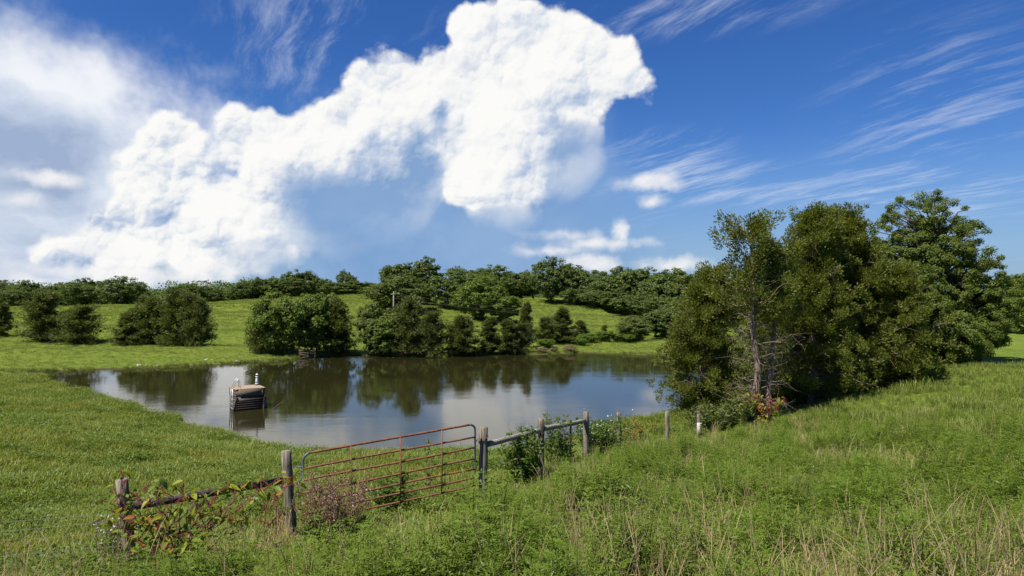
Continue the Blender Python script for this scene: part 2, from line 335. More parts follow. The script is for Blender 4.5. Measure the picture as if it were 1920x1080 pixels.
def water_mat(t):
    p = t.n('ShaderNodeNewGeometry').outputs['Position']
    a = t.noise(t.mapping(p, scale=(.9, 2.2, 1)), 2.0, 4, .55); b = t.noise(t.mapping(p, rot=(0, 0, .3), scale=(.3, .9, 1)), .8, 2, .5)
    q = t.step(t.noise(p, .07, 3, .6), .42, .66, .15, 1.0)
    h = t.m('MULTIPLY', t.m('ADD', t.m('MULTIPLY', a, .55), b), q)
    bmp = t.n('ShaderNodeBump'); bmp.inputs['Strength'].default_value = .10; bmp.inputs['Distance'].default_value = .10; t.put(bmp.inputs['Height'], h)
    pb = t.n('ShaderNodeBsdfPrincipled'); pb.inputs['Base Color'].default_value = (.020, .019, .006, 1); pb.inputs['Roughness'].default_value = .045; pb.inputs['IOR'].default_value = 1.33
    t.put(pb.inputs['Normal'], bmp.outputs[0]); return pb.outputs[0]
M['water'] = mat('pond_water', water_mat)
M['cedar'] = foliage('cedar_needles', [(.090, .115, .018), (.125, .152, .024), (.160, .180, .032), (.180, .172, .050)], .42)
M['cedar_far'] = foliage('cedar_needles_dusky', [(.075, .098, .030), (.105, .130, .038), (.135, .152, .048), (.150, .145, .058)], .34)
M['broad'] = foliage('broad_leaves', [(.075, .125, .020), (.105, .162, .028), (.140, .188, .038), (.180, .205, .060)], .42, gloss=.008)
M['broad_big'] = foliage('glossy_leaves', [(.072, .112, .018), (.100, .145, .024), (.135, .170, .034), (.175, .195, .060)], .42, gloss=.008)
M['wood_far'] = foliage('forest_leaves', [(.062, .100, .028), (.086, .128, .034), (.112, .150, .040), (.138, .168, .048)], .38)
M['lime'] = foliage('yellow_green_leaves', [(.090, .150, .020), (.125, .190, .024), (.160, .220, .035)], .35)
M['olive'] = foliage('olive_leaves', [(.070, .100, .022), (.100, .130, .030), (.130, .150, .045)], .3)
M['deadbrush'] = foliage('dry_twigs', [(.20, .15, .09), (.26, .19, .12), (.16, .14, .07)], .2)
M['bark'] = wood('bark', (.060, .046, .034), (.115, .090, .066))
M['bark_red'] = wood('cedar_bark', (.135, .098, .072), (.31, .225, .168))
M['dead'] = wood('dead_wood', (.115, .092, .072), (.235, .192, .152))
M['post'] = wood('weathered_post', (.085, .070, .052), (.275, .235, .180), (16, 16, 1.3))
M['board'] = wood('dark_board', (.040, .034, .028), (.13, .11, .09), (2, 14, 14))
M['rail'] = wood('grey_rail', (.15, .135, .095), (.36, .33, .26), (1.5, 14, 14))
def rust(t):
    p = t.n('ShaderNodeNewGeometry').outputs['Position']; n = t.noise(p, 6, 6, .7); n2 = t.noise(p, 40, 4, .6)
    c = t.mix(t.step(n, .36, .62), (.120, .048, .032), (.215, .082, .042)); c = t.mix(t.step(n2, .55, .75, 0, .6), c, (.12, .05, .035))
    c = t.mix(t.step(n2, .72, .78, 0, .7), c, (.55, .50, .45)); return princ(t, c, .72, .3, 0, n2, .4, .003)
M['rust'] = mat('rusty_tube', rust)
M['steel'] = plain('grey_tube', (.085, .105, .135), .5, .5, .3)
M['wire'] = plain('old_wire', (.14, .13, .12), .55, .4, .5)
M['white'] = plain('white_paint', (.74, .73, .70), .6, .3, 0, .3)
M['black'] = plain('black_paint', (.015, .015, .017), .6)
M['alu'] = plain('pale_metal', (.55, .56, .56), .4, .5, .4)
M['deck'] = wood('deck_boards', (.30, .215, .14), (.44, .335, .235), (2, 12, 12))
M['siding'] = plain('brown_boards', (.150, .118, .090), .85, .2, 0, .35)
M['dark_slat'] = wood('dark_slats', (.014, .012, .010), (.030, .026, .020), (2, 12, 12))
M['slat'] = wood('slats', (.080, .062, .044), (.15, .115, .08), (2, 12, 12))
M['stone'] = plain('shore_stone', (.42, .37, .32), .9)
M['bluewhite'] = plain('pale_blue_paint', (.62, .70, .80), .5)

# ------------------------------------------------------------------ ground and water
ri = np.r_[.5, np.arange(1.5, 30, .45), np.arange(30, 100, .6), np.geomspace(100, 4200, 120)]
az_ = np.r_[np.arange(-52, 52, .34), np.arange(52, 308, 4.0)]
aa = np.radians(az_); nr, na = len(ri), len(aa)
gx = (ri[:, None] * np.sin(aa)[None]).ravel(); gy = (ri[:, None] * np.cos(aa)[None]).ravel()
gz = ground(gx, gy)
i = np.arange(nr - 1)[:, None] * na; j = np.arange(na)[None]; j2 = (j + 1) % na
Q = np.stack([i + j, i + j2, i + na + j2, i + na + j], -1).reshape(-1, 4)[:, ::-1]
V = np.r_[np.c_[gx, gy, gz], [[0, 0, g(0, .01)]]]
obj('ground', mesh('ground', V, Q, [(nr * na, (k + 1) % na, k) for k in range(na)], True), M['ground'], kind='structure')
wb = MB(); wb.add([(-60, 22, 0), (26, 22, 0), (26, 98, 0), (-60, 98, 0)], [(0, 1, 2, 3)])
obj('water', wb, M['water'], kind='structure')

# ------------------------------------------------------------------ trees
def trunk_mb(r, H, rad, lean=(0, 0), n=9, top=1.0, sides=8):
    t = np.linspace(0, 1, n)[:, None]; wob = np.cumsum(r.normal(0, H * .008, (n, 3)), 0) * [1, 1, 0]; wob -= wob[0]
    pts = np.c_[t * lean[0], t * lean[1], t * H * top] + wob
    pts[0, 2] -= .3
    m = MB(); m.tube(pts, rad * (1.25 - t[:, 0]) ** .8 * np.where(t[:, 0] < .05, 1.4, 1), sides); return m, pts
def limb(m, r, a, b, ra, rb, sag=0, n=5, k=5):
    t = np.linspace(0, 1, n)[:, None]; L = np.linalg.norm(b - a)
    pts = a + (b - a) * t + np.r_[np.zeros((1, 3)), r.normal(0, L * .035, (n - 1, 3))]; pts[:, 2] += sag * L * np.sin(t[:, 0] * math.pi)
    m.tube(pts, ra + (rb - ra) * t[:, 0], k, False); return pts
def broadleaf(seed, H, W, nc, nl, L, low=.18, open_=.0, lw=.62, cr=(.10, .17)):
    r = np.random.default_rng(seed); m, tp = trunk_mb(r, H, H * .020, r.normal(0, H * .03, 2), top=.8); c = np.array([0, 0, H * (low + 1) / 2]); ez = H * (1 - low) / 2 * .93
    ks = rnd3(r, 6) * r.uniform(2, 5, (6, 1)); ph = r.uniform(0, 6, 6)
    d = rnd3(r, nc); d[:, 2] = np.where(r.random(nc) < .25, abs(d[:, 2]), d[:, 2]); rr = r.uniform(.35, 1, nc) ** .6
    lob = 1 + .13 * np.sin(d @ ks.T + ph).sum(1)
    lob = np.clip(lob, .7, 1.15)
    cc = c + d * (rr * lob)[:, None] * [W / 2, W / 2, ez]
    cc[:, :2] *= (1 - .28 * np.clip((c[2] - cc[:, 2]) / ez, 0, 1))[:, None]
    cc[:, 2] = np.maximum(cc[:, 2], .06 * H)
    rad = W * r.uniform(cr[0], cr[1], nc); keep = r.random(nc) > open_; cc, rad = cc[keep], rad[keep]
    for q in cc[::(2 if nl > 20000 else max(2, len(cc) // 60))]:
        h = min(.75 * H, max(.1 * H, q[2] - .18 * H)); kk = np.argmin(abs(tp[:, 2] - h)); limb(m, r, tp[kk], q, H * .007, H * .002, .08)
    idx = r.integers(0, len(cc), nl); e = rnd3(r, nl); q = r.random(nl) ** .45
    Pp = cc[idx] + e * (q * rad[idx])[:, None] * [1, 1, .72]
    N = e * .75 + (Pp - c) / [W / 2, W / 2, ez] * .35 + [0, 0, .42] + rnd3(r, nl) * .62
    N /= np.linalg.norm(N, axis=1)[:, None]; A = np.cross(N, rnd3(r, nl)); A[:, 2] -= .25
    s_ = r.uniform(.65, 1.25, nl) * L; f = MB(); f.leaves(Pp, A, N, s_, s_ * lw); return m, f
def cedar(seed, H, W, nb, nl, L, bare=0., base=.02, pw=.75, droop=.1, dense=1., lean=(0, 0), rad=None, topw=0.1, wd=.36, spread=.050):
    r = np.random.default_rng(seed); m, tp = trunk_mb(r, H, rad or H * .016, lean, n=12); deadm = MB(); dn = 0
    cl = []; dr = []
    for b in range(nb):
        t = base + (1 - base) * (b + r.random()) / nb; a = r.uniform(0, 6.283)
        pr = (topw + (1 - topw) * (1 - t) ** pw) * min(1, .55 + t * 3.2) * r.uniform(.50, 1.22)
        k = np.interp(t * H, tp[:, 2], np.arange(12)); o = tp[int(k)] + (tp[min(11, int(k) + 1)] - tp[int(k)]) * (k % 1)
        d = np.array([math.cos(a), math.sin(a), 0]); Lb = pr * W / 2
        tip = o + d * Lb + np.array([0, 0, Lb * (r.uniform(-.30, .75) if t < bare else r.uniform(.15, .75)) * (.35 + t) - droop * Lb])
        tip[2] = max(tip[2], .05)
        if t < bare: tip = o + (tip - o) * r.uniform(.35, .95)
        isbare = t < bare or (bare == 0 and nb > 100 and r.random() < .10)
        if isbare and t > bare: tip = o + (tip - o) * 1.12
        pts = limb(deadm if t < bare else m, r, o, tip, (H * .0026 if isbare else H * .0034) + .008 * (Lb / 3), .005, -.05 if isbare else .06, 6, 4)
        if isbare:
            for _ in range(5):
                q = pts[r.integers(2, 6)]; limb(deadm if t < bare else m, r, q, q + rnd3(r, 1)[0] * Lb * .34 + d * Lb * .12 - [0, 0, .1], .008, .002, 0, 4, 3)
            if r.random() < .22: cl.append((tip, W * .05)); dr.append(d)
            continue
        for s_ in np.linspace(.32, 1, 6):
            if r.random() > dense: continue
            q = o + (tip - o) * s_; cl.append((q + r.normal(0, .03 * W, 3), W * spread * (1.15 - .35 * s_) * r.uniform(.7, 1.3))); dr.append(d)
    for s_ in (.93, .97, 1.0): cl.append((tp[-1] * [1, 1, s_], W * .05)); dr.append(np.array([0, 0, 1.]))
    cc = np.array([c[0] for c in cl]); cr = np.array([c[1] for c in cl]); dr = np.array(dr)
    p = cr ** 2; idx = r.choice(len(cc), nl, p=p / p.sum()); e = rnd3(r, nl)
    Pp = cc[idx] + e * (r.random(nl) ** .5 * cr[idx])[:, None] * [1, 1, 1.05]; Pp[:, 2] = np.maximum(Pp[:, 2], .02)
    N = e * .7 + dr[idx] * .25 + [0, 0, .30] + rnd3(r, nl) * .75; N /= np.linalg.norm(N, axis=1)[:, None]
    A = dr[idx] * .6 + e * .7 + [0, 0, .55] + rnd3(r, nl) * .5; s_ = r.uniform(.6, 1.3, nl) * L
    f = MB(); f.leaves(Pp, A, N, s_, s_ * wd); return m, f, deadm
LIB = {}
def lib(key, fn):
    if key not in LIB:
        out = fn(); LIB[key] = [o.mesh(key + '_' + n, n != 'crown') if o.n else None for o, n in zip(out, ('trunk', 'crown', 'dead'))]
    return LIB[key]
def plant(name, label, cat, px, d, meshes, mats, size=(1, 1, 1), rz=0, group=None, sink=.0, xy=None):
    x, y = xy if xy else (at(px, d), d)
    t = thing(name, label, cat, (x, y, max(g(x, y), -.05) - sink), rz, group)
    for me, nm, mt in zip(meshes, ('trunk', 'crown', 'dead_branches'), mats):
        if me is None: continue
        o = obj(nm, me, mt, t); o.scale = size
    return t
RB = random.Random(4)
# cluster at the right: cedars and broadleaf trees on the near shore
def near_cedar(label, px, d, H, W, seed, nl=80000, rz=0, **k):
    ms = lib('near_cedar%d' % seed, lambda: cedar(seed, H, W, k.pop('nb', 165), nl, k.pop('L', .145), wd=.40, **k))
    return plant('cedar_tree', label, 'tree', px, d, ms, (M['bark_red'], M['cedar'], M['dead']), rz=rz)
near_cedar('tall open cedar with bare reddish trunk and dead lower limbs beside the fence line', 1412, 33, 9.2, 4.9, 101, 17000, bare=.55, base=.10, pw=.42, dense=.42, rad=.17, topw=.42, nb=105, spread=.085)
near_cedar('slimmer forked-looking cedar trunk with dead limbs right beside the tall open cedar', 1440, 33.2, 8.0, 4.2, 102, 11000, bare=.60, base=.08, pw=.5, dense=.45, lean=(.5, .4), rad=.14, topw=.35, nb=85, spread=.085)
near_cedar('wide low cedar overhanging the water beside the tall open cedar', 1322, 37, 7.2, 5.6, 103, 80000, pw=.55, topw=.18)
near_cedar('dense dark cedar with a pointed double top behind the bare trunks', 1520, 37, 10.2, 6.2, 104, 105000, pw=.62, topw=.2, nb=210)
near_cedar('bushy brown-green cedar between the pointed cedar and the tall broadleaf tree', 1604, 39, 9.9, 5.6, 105, 92000, pw=.6, topw=.2, nb=200)
near_cedar('low spreading cedar with skirts touching the meadow below the broadleaf tree', 1672, 39.5, 6.4, 6.0, 106, 84000, pw=.5, topw=.15)
near_cedar('short dense cedar filling the gap behind the bare cedar trunks', 1462, 39.5, 6.6, 6.6, 107, 60000, pw=.5, topw=.2)
def near_broad(label, px, d, H, W, seed, nc, nl, L, **k):
    ms = lib('near_broad%d' % seed, lambda: broadleaf(seed, H, W, nc, nl, L, **k))
    return plant('broadleaf_tree', label, 'tree', px, d, ms, (M['bark'], M['broad_big']))
near_broad('tallest broadleaf tree of the clump rising behind the bushy cedars', 1742, 49, 12.6, 7.6, 111, 480, 110000, .125, low=.06, open_=.06, cr=(.035, .075))
near_broad('mid-height broadleaf tree squeezed between the bushy cedar and the tallest tree', 1690, 46, 8.6, 5.4, 114, 300, 56000, .125, low=.0, cr=(.045, .085))
near_broad('lower rounded broadleaf tree at the meadow end of the clump', 1832, 49, 7.8, 5.6, 112, 330, 64000, .125, low=.0, cr=(.045, .085))
near_broad('large-leaved shrub spreading to the grass under the tallest broadleaf tree', 1772, 47, 4.6, 6.4, 113, 300, 56000, .13, low=-.05, cr=(.04, .08))

# far shore: cedars, shrubs and broadleaf trees, one by one
for k in range(5): lib('mc%d' % k, lambda k=k: cedar(200 + k, 6, [4.6, 4.0, 5.2, 3.4, 4.4][k], 96, 14000, .27, pw=[.5, .7, .45, .8, .55][k], topw=.15, wd=.36, spread=.07))
for k in range(4): lib('mb%d' % k, lambda k=k: broadleaf(220 + k, 6, [6.4, 5.2, 4.6, 5.6][k], 330, 15000, .23, low=-.02, cr=(.05, .095)))
HB = {'mc': (6, [4.6, 4.0, 5.2, 3.4, 4.4]), 'mb': (6, [6.4, 5.2, 4.6, 5.6])}
def mid(label, kind, k, x0, x1, top, base, d, mt, name=None, sink=0, grp=None):
    H = (base - top) / F * d
    if base >= 662:
        d = 96.
        while d > 80 and g(at((x0 + x1) / 2, d), d) > .10: d -= .25
        d += .5 + .12 * (668 - base) + (2.2 if x1 < 630 else 0)
    W = (x1 - x0) / F * d; h0, ws = HB[kind]
    ms = LIB['%s%d' % (kind, k)]; mm = []
    for q, me in enumerate(ms):
        if me is None: mm.append(None); continue
        key = (me.name, mt) if q == 1 else me.name
        if q == 1:
            if key not in LIB: c = me.copy(); c.materials.clear(); c.materials.append(M[mt]); LIB[key] = c
            mm.append(LIB[key])
        else: mm.append(me)
    nm = name or ('cedar_tree' if kind == 'mc' else 'broadleaf_tree')
    s_ = W / ws[k] * 1.16
    return plant(nm, label, 'shrub' if 'shrub' in nm else 'tree', (x0 + x1) / 2, d, mm, (M['bark'], M[mt], M['dead']), (s_, s_, H / h0 * (1.0 if x0 > 660 else 1.06)), RB.uniform(0, 6.28), grp, sink)
mid('dark cedar cut by the edge of the view on the far meadow', 'mc', 1, -15, 27, 569, 626, 97, 'cedar_far')
mid('broad dusky cedar with a dead limb at its foot on the far meadow', 'mc', 0, 44, 126, 556, 634, 94, 'cedar_far')
mid('smaller round cedar beside the one with the dead limb', 'mc', 2, 112, 194, 577, 637, 93, 'cedar_far')
mid('low outermost cedar of the meadow cedar clump, on its open side', 'mc', 3, 208, 268, 590, 642, 91.5, 'cedar_far')
mid('second cedar of the meadow clump, behind the low outermost one', 'mc', 4, 245, 322, 565, 643, 92, 'cedar_far')
mid('tallest cedar in the middle of the meadow cedar clump', 'mc', 0, 292, 372, 554, 645, 91, 'cedar_far')
mid('rounded cedar of the meadow clump on the side towards the pond trees', 'mc', 2, 330, 402, 562, 647, 90, 'cedar_far')
mid('low dark cedar at the open side of the leafy pond tree', 'mc', 4, 462, 520, 588, 664, 89, 'cedar_far')
mid('big round leafy tree overhanging the pond behind the broken rail fence', 'mb', 0, 486, 606, 560, 668, 87.5, 'broad')
mid('taller dark leafy tree standing just behind the big round pond tree', 'mb', 2, 556, 628, 551, 664, 90, 'broad')
mid('dusky cedar beside the big round pond tree above the clay bank', 'mc', 1, 598, 664, 578, 662, 90, 'cedar_far')
mid('pale feathery tree above the red clay bank', 'mb', 1, 672, 742, 574, 664, 91, 'olive')
mid('dark leafy shrub leaning over the water beside the red clay bank', 'mb', 3, 690, 772, 598, 668, 87, 'broad', 'leafy_shrub')
mid('broad cedar on the far bank with driftwood at its foot', 'mc', 0, 732, 808, 573, 666, 89, 'cedar_far')
mid('brownish cedar on the far bank with a dead stem standing in front', 'mc', 2, 780, 840, 598, 668, 87.5, 'cedar_far')
mid('round dark cedar on the far bank between the brownish one and the cone-shaped pair', 'mc', 4, 828, 898, 602, 667, 87, 'cedar_far')
mid('first of two cone-shaped cedars on the far bank', 'mc', 3, 896, 942, 604, 665, 88, 'cedar_far')
mid('second of two cone-shaped cedars, beside the tall thin cedar', 'mc', 1, 926, 976, 608, 667, 87.5, 'cedar_far')
mid('tall thin cedar with a ragged top on the far bank', 'mc', 3, 970, 1004, 574, 652, 95, 'cedar_far')
mid('low cedar at the foot of the tall thin cedar', 'mc', 2, 955, 1000, 615, 662, 92, 'cedar_far')
mid('small cedar joined to the broad pointed cedar on the low bank', 'mc', 4, 1004, 1048, 608, 655, 98, 'cedar_far')
mid('broad pointed cedar on the low bank at the foot of the green slope', 'mc', 3, 1030, 1084, 594, 655, 100, 'cedar_far')
mid('small dusky cedar beside the broad pointed cedar', 'mc', 1, 1072, 1104, 612, 652, 102, 'cedar_far')
mid('tiny lone cedar at the foot of the green slope', 'mc', 3, 1124, 1142, 618, 644, 112, 'cedar_far')
mid('round yellow-green tree at the foot of the green slope', 'mb', 1, 1152, 1226, 598, 648, 108, 'olive')
mid('dark tree between the round yellow-green tree and the overhanging cedar', 'mb', 2, 1208, 1290, 585, 650, 112, 'wood_far')
mid('second dark tree behind the overhanging cedar', 'mb', 0, 1250, 1350, 575, 650, 116, 'wood_far')
SHR = [(1078, 1100, 632, 656, 98), (1098, 1122, 634, 655, 101), (1116, 1150, 632, 655, 103), (1146, 1170, 636, 655, 103), (1168, 1190, 638, 656, 103), (1012, 1040, 640, 660, 93)]
for s_ in SHR: mid('low bright yellow-green shrub on the flat far bank', 'mb', RB.randrange(4), *s_, 'lime', 'leafy_shrub', grp='bright shrubs on the far bank')
for s_ in [(618, 648, 650, 668, 86.5), (900, 930, 648, 668, 86), (935, 965, 650, 668, 86), (858, 900, 652, 669, 85.5)]: mid('low pale green shrub at the far waterline', 'mb', RB.randrange(4), *s_, 'olive', 'leafy_shrub', grp='pale shrubs at the far waterline')
for s_ in [(1004, 1026, 654, 664, 88), (1056, 1080, 652, 664, 88), (1030, 1046, 655, 664, 88.5), (748, 772, 658, 669, 85), (704, 728, 660, 668, 86)]: mid('low brown dead brush at the far waterline', 'mb', RB.randrange(4), *s_, 'deadbrush', 'dead_shrub', grp='dead brush at the far waterline')

# hill trees
for k in range(6): lib('ft%d' % k, lambda k=k: broadleaf(300 + k, 12, [10, 8.5, 11, 7, 9, 12][k], 280, 9000, .50, low=[.04, .02, .08, .02, .04, .04][k], cr=(.05, .10)))
FW = [10, 8.5, 11, 7, 9, 12]
def hill(label, k, px, top, d, wpx=None, mt='wood_far', grp=None, base=None, name='broadleaf_tree'):
    x = at(px, d); z0 = g(x, d); H = (EYE - (top - HOR) / F * d - z0) * 1.06; W = wpx / F * d if wpx else FW[k] * H / 12
    me = LIB['ft%d' % k]; key = ('ft', k, mt)
    if key not in LIB: c = me[1].copy(); c.materials.clear(); c.materials.append(M[mt]); LIB[key] = c
    s_ = W / FW[k] * 1.22
    return plant(name, label, 'tree', px, d, (me[0], LIB[key], None), (M['bark'], M[mt], None), (s_, s_, H / 12 * 1.02), RB.uniform(0, 6.28), grp)
hill('round open-crowned tree standing alone on the far meadow crest', 0, 227, 523, 200, 66)
hill('spreading oak-like tree beside the open-crowned tree on the crest', 2, 157, 530, 203, 66)
hill('small crest tree rising behind the meadow cedar clump', 1, 358, 533, 205, 56)
hill('broad pale-topped tree behind the utility pole', 5, 745, 522, 165, 118, 'olive')
hill('tall dark tree peering over the broad pale-topped tree', 1, 752, 492, 185, 72)
hill('tall slender ragged tree on the hill, higher than its neighbours', 3, 800, 489, 178, 44)
hill('lower dark tree between the slender ragged tree and the wood', 4, 838, 520, 172, 60)
hill('large dark tree behind the bright green hillside tree', 2, 880, 505, 180, 96)
hill('bright green bushy tree on the hillside above the slope path', 5, 902, 524, 152, 104, 'broad')
hill('drooping bright green tree at the low end of the hillside group', 1, 944, 552, 148, 62, 'broad')
hill('lone round tree with a clear trunk and shadow on the green crest', 0, 1034, 489, 207, 64)
wl = 'dark tree in the wood that closes the green slope'
for k, (px, top, d, wp) in enumerate([(930, 505, 225, 70), (975, 508, 228, 66), (1000, 512, 235, 50), (1072, 503, 215, 62), (1096, 506, 205, 60), (1130, 512, 198, 62), (1160, 505, 196, 70), (1195, 503, 188, 76), (1232, 510, 178, 74), (1262, 512, 172, 70), (1295, 512, 165, 80), (1335, 515, 160, 80), (1375, 520, 150, 90),
        (1085, 540, 200, 50), (1118, 545, 192, 54), (1150, 548, 185, 56), (1185, 550, 178, 60), (1215, 552, 170, 60), (1245, 555, 162, 64), (1285, 555, 155, 70), (1325, 555, 148, 80),
        (1420, 525, 150, 90), (1480, 528, 155, 90), (1540, 530, 160, 90), (1600, 530, 170, 90), (1660, 530, 180, 90), (960, 520, 222, 60), (905, 510, 230, 70), (865, 520, 232, 60)]):
    hill('dark wood tree ' + [q for q in ((880, 'behind the large dark hillside tree'), (1010, 'between the bright hillside tree and lone round tree'), (1110, 'just past the lone round tree on the crest'), (1205, 'along the top edge of the green slope'), (1300, 'above the round yellow-green tree'), (9999, 'hidden mostly behind the near cedar clump')) if px < q[0]][0][1] + (', lower front rank' if top > 535 else ''), k % 6, px, top + RB.uniform(-3, 3), d, wp, grp='trees of the wood beside the green slope')
px = -120; k = 0
while px < 700:
    gap = 262 < px < 330
    d = 232 + RB.uniform(-14, 22); top = (541 if not gap else 556) - (4 if px < 150 else 0) - (14 if px > 430 else 0) - (4 if px > 480 else 0) + RB.uniform(-7, 7)
    if RB.random() < .12: top -= 9
    seg = [q for q in ((40, 'at the row end behind the cut-off dark cedar'), (190, 'behind the oak-like tree and the dusky cedars'), (262, 'close behind the open-crowned crest tree'), (335, 'in the low gap over the meadow cedar clump'), (470, 'between the small crest tree and the round pond tree'), (620, 'above the round pond tree on the meadow crest'), (999, 'between the bare crest and the broad pale-topped tree')) if px < q[0]][0][1]
    hill('dark crest-row tree ' + seg, k % 6, px, top, d, RB.uniform(34, 56), grp='trees behind the far meadow crest'); k += 1
    px += RB.uniform(15, 25)
for px, top, d, wp in [(1885, 556, 132, 50), (1925, 552, 128, 60), (1970, 556, 130, 60)]: hill('pale green tree standing beyond the meadow end of the clump', RB.randrange(6), px, top, d, wp, 'lime', 'pale trees beyond the clump')
for px, top, d, wp in [(1880, 522, 230, 70), (1930, 516, 235, 80), (1985, 520, 235, 80), (2040, 516, 235, 80)]: hill('dark distant tree beyond the pale green trees', RB.randrange(6), px, top, d, wp, grp='dark trees beyond the pale ones')
# far-off wood that reads as one mass
r = np.random.default_rng(5); fwd = MB(); nn = 60000
xx = r.uniform(-520, 60, nn); yy = r.uniform(560, 720, nn)
hh = 13 + 5 * np.sin(xx * .021) + 3.2 * np.sin(xx * .11 + 1) + 2.4 * np.sin(xx * .29 + yy * .05) - np.clip((xx + 250) / 60, 0, 1) * 4
zz_ = ground(xx, yy) + hh * r.random(nn) ** .7
fwd.leaves(np.c_[xx, yy, zz_], rnd3(r, nn), rnd3(r, nn) + [0, -.4, .8], 1.7, 1.3)
o = obj('distant_wood', fwd, M['wood_far'], kind='stuff', label='far-off wooded ridge showing over the meadow crest', category='wood')

# ------------------------------------------------------------------ fence, gate, posts
rp = np.random.default_rng(21)
def post_mb(a, b, rad, k=10, seed=0):        # rough round post from a (foot) to b (head), in local coordinates
    r = np.random.default_rng(seed); a = np.asarray(a, float); b = np.asarray(b, float); m = MB(); n = 9
    t = np.linspace(0, 1, n)[:, None]; pts = a + (b - a) * t + np.r_[np.zeros((1, 3)), r.normal(0, rad * .04, (n - 1, 3))]
    pts = np.r_[pts, [pts[-1] + (b - a) / np.linalg.norm(b - a) * rad * .08]]
    m.tube(pts, np.r_[rad * (1.04 - .08 * t[:, 0]) * r.uniform(.97, 1.03, n), rad * .80], k)
    V = m.V[0]; V += r.normal(0, rad * .035, V.shape); return m
def pt(px, py, d): return np.array([at(px, d), d, EYE - (py - HOR) / F * d])
def loc(p, o): return np.asarray(p) - np.asarray(o)
# corner fence at the pokeweed
A0 = np.array([at(259, 10.5), 10.5, g(at(259, 10.5), 10.5)]); A1 = pt(231, 898, 10.4)
B0 = np.array([at(553, 13), 13, g(at(553, 13), 13)]); B1 = pt(538, 845, 13)
fl = thing('fence', 'leaning grey post and gatepost joined by one dark board, wrapped by pokeweed', 'fence', tuple(A0))
obj('post', post_mb(loc(A0, A0) - [0, 0, .4], loc(A1, A0), .092, seed=1), M['post'], fl, smooth=True)
obj('post', post_mb(loc(B0, A0) - [0, 0, .4], loc(B1, A0), .100, seed=2), M['post'], fl, smooth=True)
bd = MB().beam(loc(pt(248, 948, 10.36), A0), loc(pt(540, 898, 12.86), A0), .04, .12)
obj('board', bd, M['board'], fl)
tc = A1 - A0
for q, f_ in enumerate((.28, .46, .56, .64, .70)):
    c = A0 + tc * f_; rg = MB(); th = np.linspace(0, 2 * math.pi, 15); rg.tube(np.c_[np.cos(th) * .097, np.sin(th) * .097, np.sin(th * 1 + q) * .02] + loc(c, A0), .006, 4, False); obj('wire_wrap', rg, M['wire'], fl)
for q, (yl, f_) in enumerate(((955, .56), (995, .44), (1040, .28), (925, .64))):
    c = A0 + tc * f_; e = np.array([-13.5, 9.0 + .2 * q, g(-13.5, 9) + 1.15 * f_ + .05]); t = np.linspace(0, 1, 12)[:, None]
    pts = loc(c + (e - c) * t - np.c_[np.zeros((12, 2)), .10 * np.sin(t * math.pi)], A0); obj('wire', MB().tube(pts, .003, 4, False), M['wire'], fl)
ep = np.array([-13.5, 9.4, g(-13.5, 9.4)])
tt = thing('fence_post', 'weathered end post of the wire fence crossing the open grass', 'fence post', tuple(ep)); obj('post', post_mb((0, 0, -.4), (.03, 0, 1.2), .09, seed=31), M['post'], tt, smooth=True)
# gate
G0 = pt(570, 850, 12.95); G1 = pt(891, 794, 14.5)
gt = thing('farm_gate', 'rusty seven-bar tube gate hanging between two old wooden posts', 'gate', (G0[0], G0[1], G0[2] - 1.32))
O_ = np.array(gt.location); dx = G1 - G0; HG = 1.30
def gp(u, h): return loc(G0 + dx * u, O_) - np.array([0, 0, h])
fr = [0, .21, .385, .565, .725, .87, 1.0]
L_ = np.linalg.norm(dx); cr_ = .13 / L_
pts = [gp(0, HG), gp(0, .7), gp(0, .13)] + [gp(cr_ * (1 - math.cos(a)), .13 * (1 - math.sin(a))) for a in np.linspace(.3, 1.57, 5)]
top_ = [gp(cr_, 0)] + [gp(u, 0) for u in np.linspace(.1, .9, 9)] + [gp(1 - cr_, 0)]
end_ = [gp(1 - cr_ * (1 - math.sin(a)), .13 * (1 - math.cos(a))) for a in np.linspace(0, 1.57, 6)] + [gp(1, .7), gp(1, HG)]
obj('end_tube', MB().tube(pts, .023, 8), M['steel'], gt, smooth=True); obj('bar', MB().tube(top_, .0235, 8), M['rust'], gt, smooth=True); obj('end_tube', MB().tube(end_, .023, 8), M['steel'], gt, smooth=True)
for f_ in fr[1:]:
    us = np.linspace(0, 1, 10); obj('bar', MB().tube([gp(u, HG * f_ + .006 * math.sin(u * 7 + f_ * 9)) for u in us], .0205, 8), M['rust'], gt, smooth=True)
for u in (.255, .535, .785):
    nrm = np.cross(dx, [0, 0, 1]); nrm /= np.linalg.norm(nrm); nrm *= .021
    obj('brace', MB().tube([gp(u, 0) + nrm, gp(u + .004, .6) + nrm * 1.1, gp(u, HG + .01) + nrm], .013, 6), M['rust'], gt, smooth=True)
C0 = np.array([at(906, 14.7), 14.7, g(at(906, 14.7), 14.7)]); C1 = pt(906.5, 801, 14.7)
ch = MB(); th = np.linspace(0, 2 * math.pi, 13); ch.tube(np.c_[np.cos(th) * .112, np.sin(th) * .112, .06 * np.cos(th)] + loc(C0 * [1, 1, 0] + [0, 0, G1[2] - .36], O_), .009, 5, False)
ch.tube([gp(1, .40), loc(C0 * [1, 1, 0] + [-.10, -.06, G1[2] - .34], O_)], .009, 5, False); obj('latch_wire', ch, M['rust'], gt)
for h in (.25, 1.05): obj('hinge', MB().tube([gp(0, h), loc(B0 * [1, 1, 0] + [0, 0, G0[2] - h], O_)], .012, 6), M['steel'], gt)
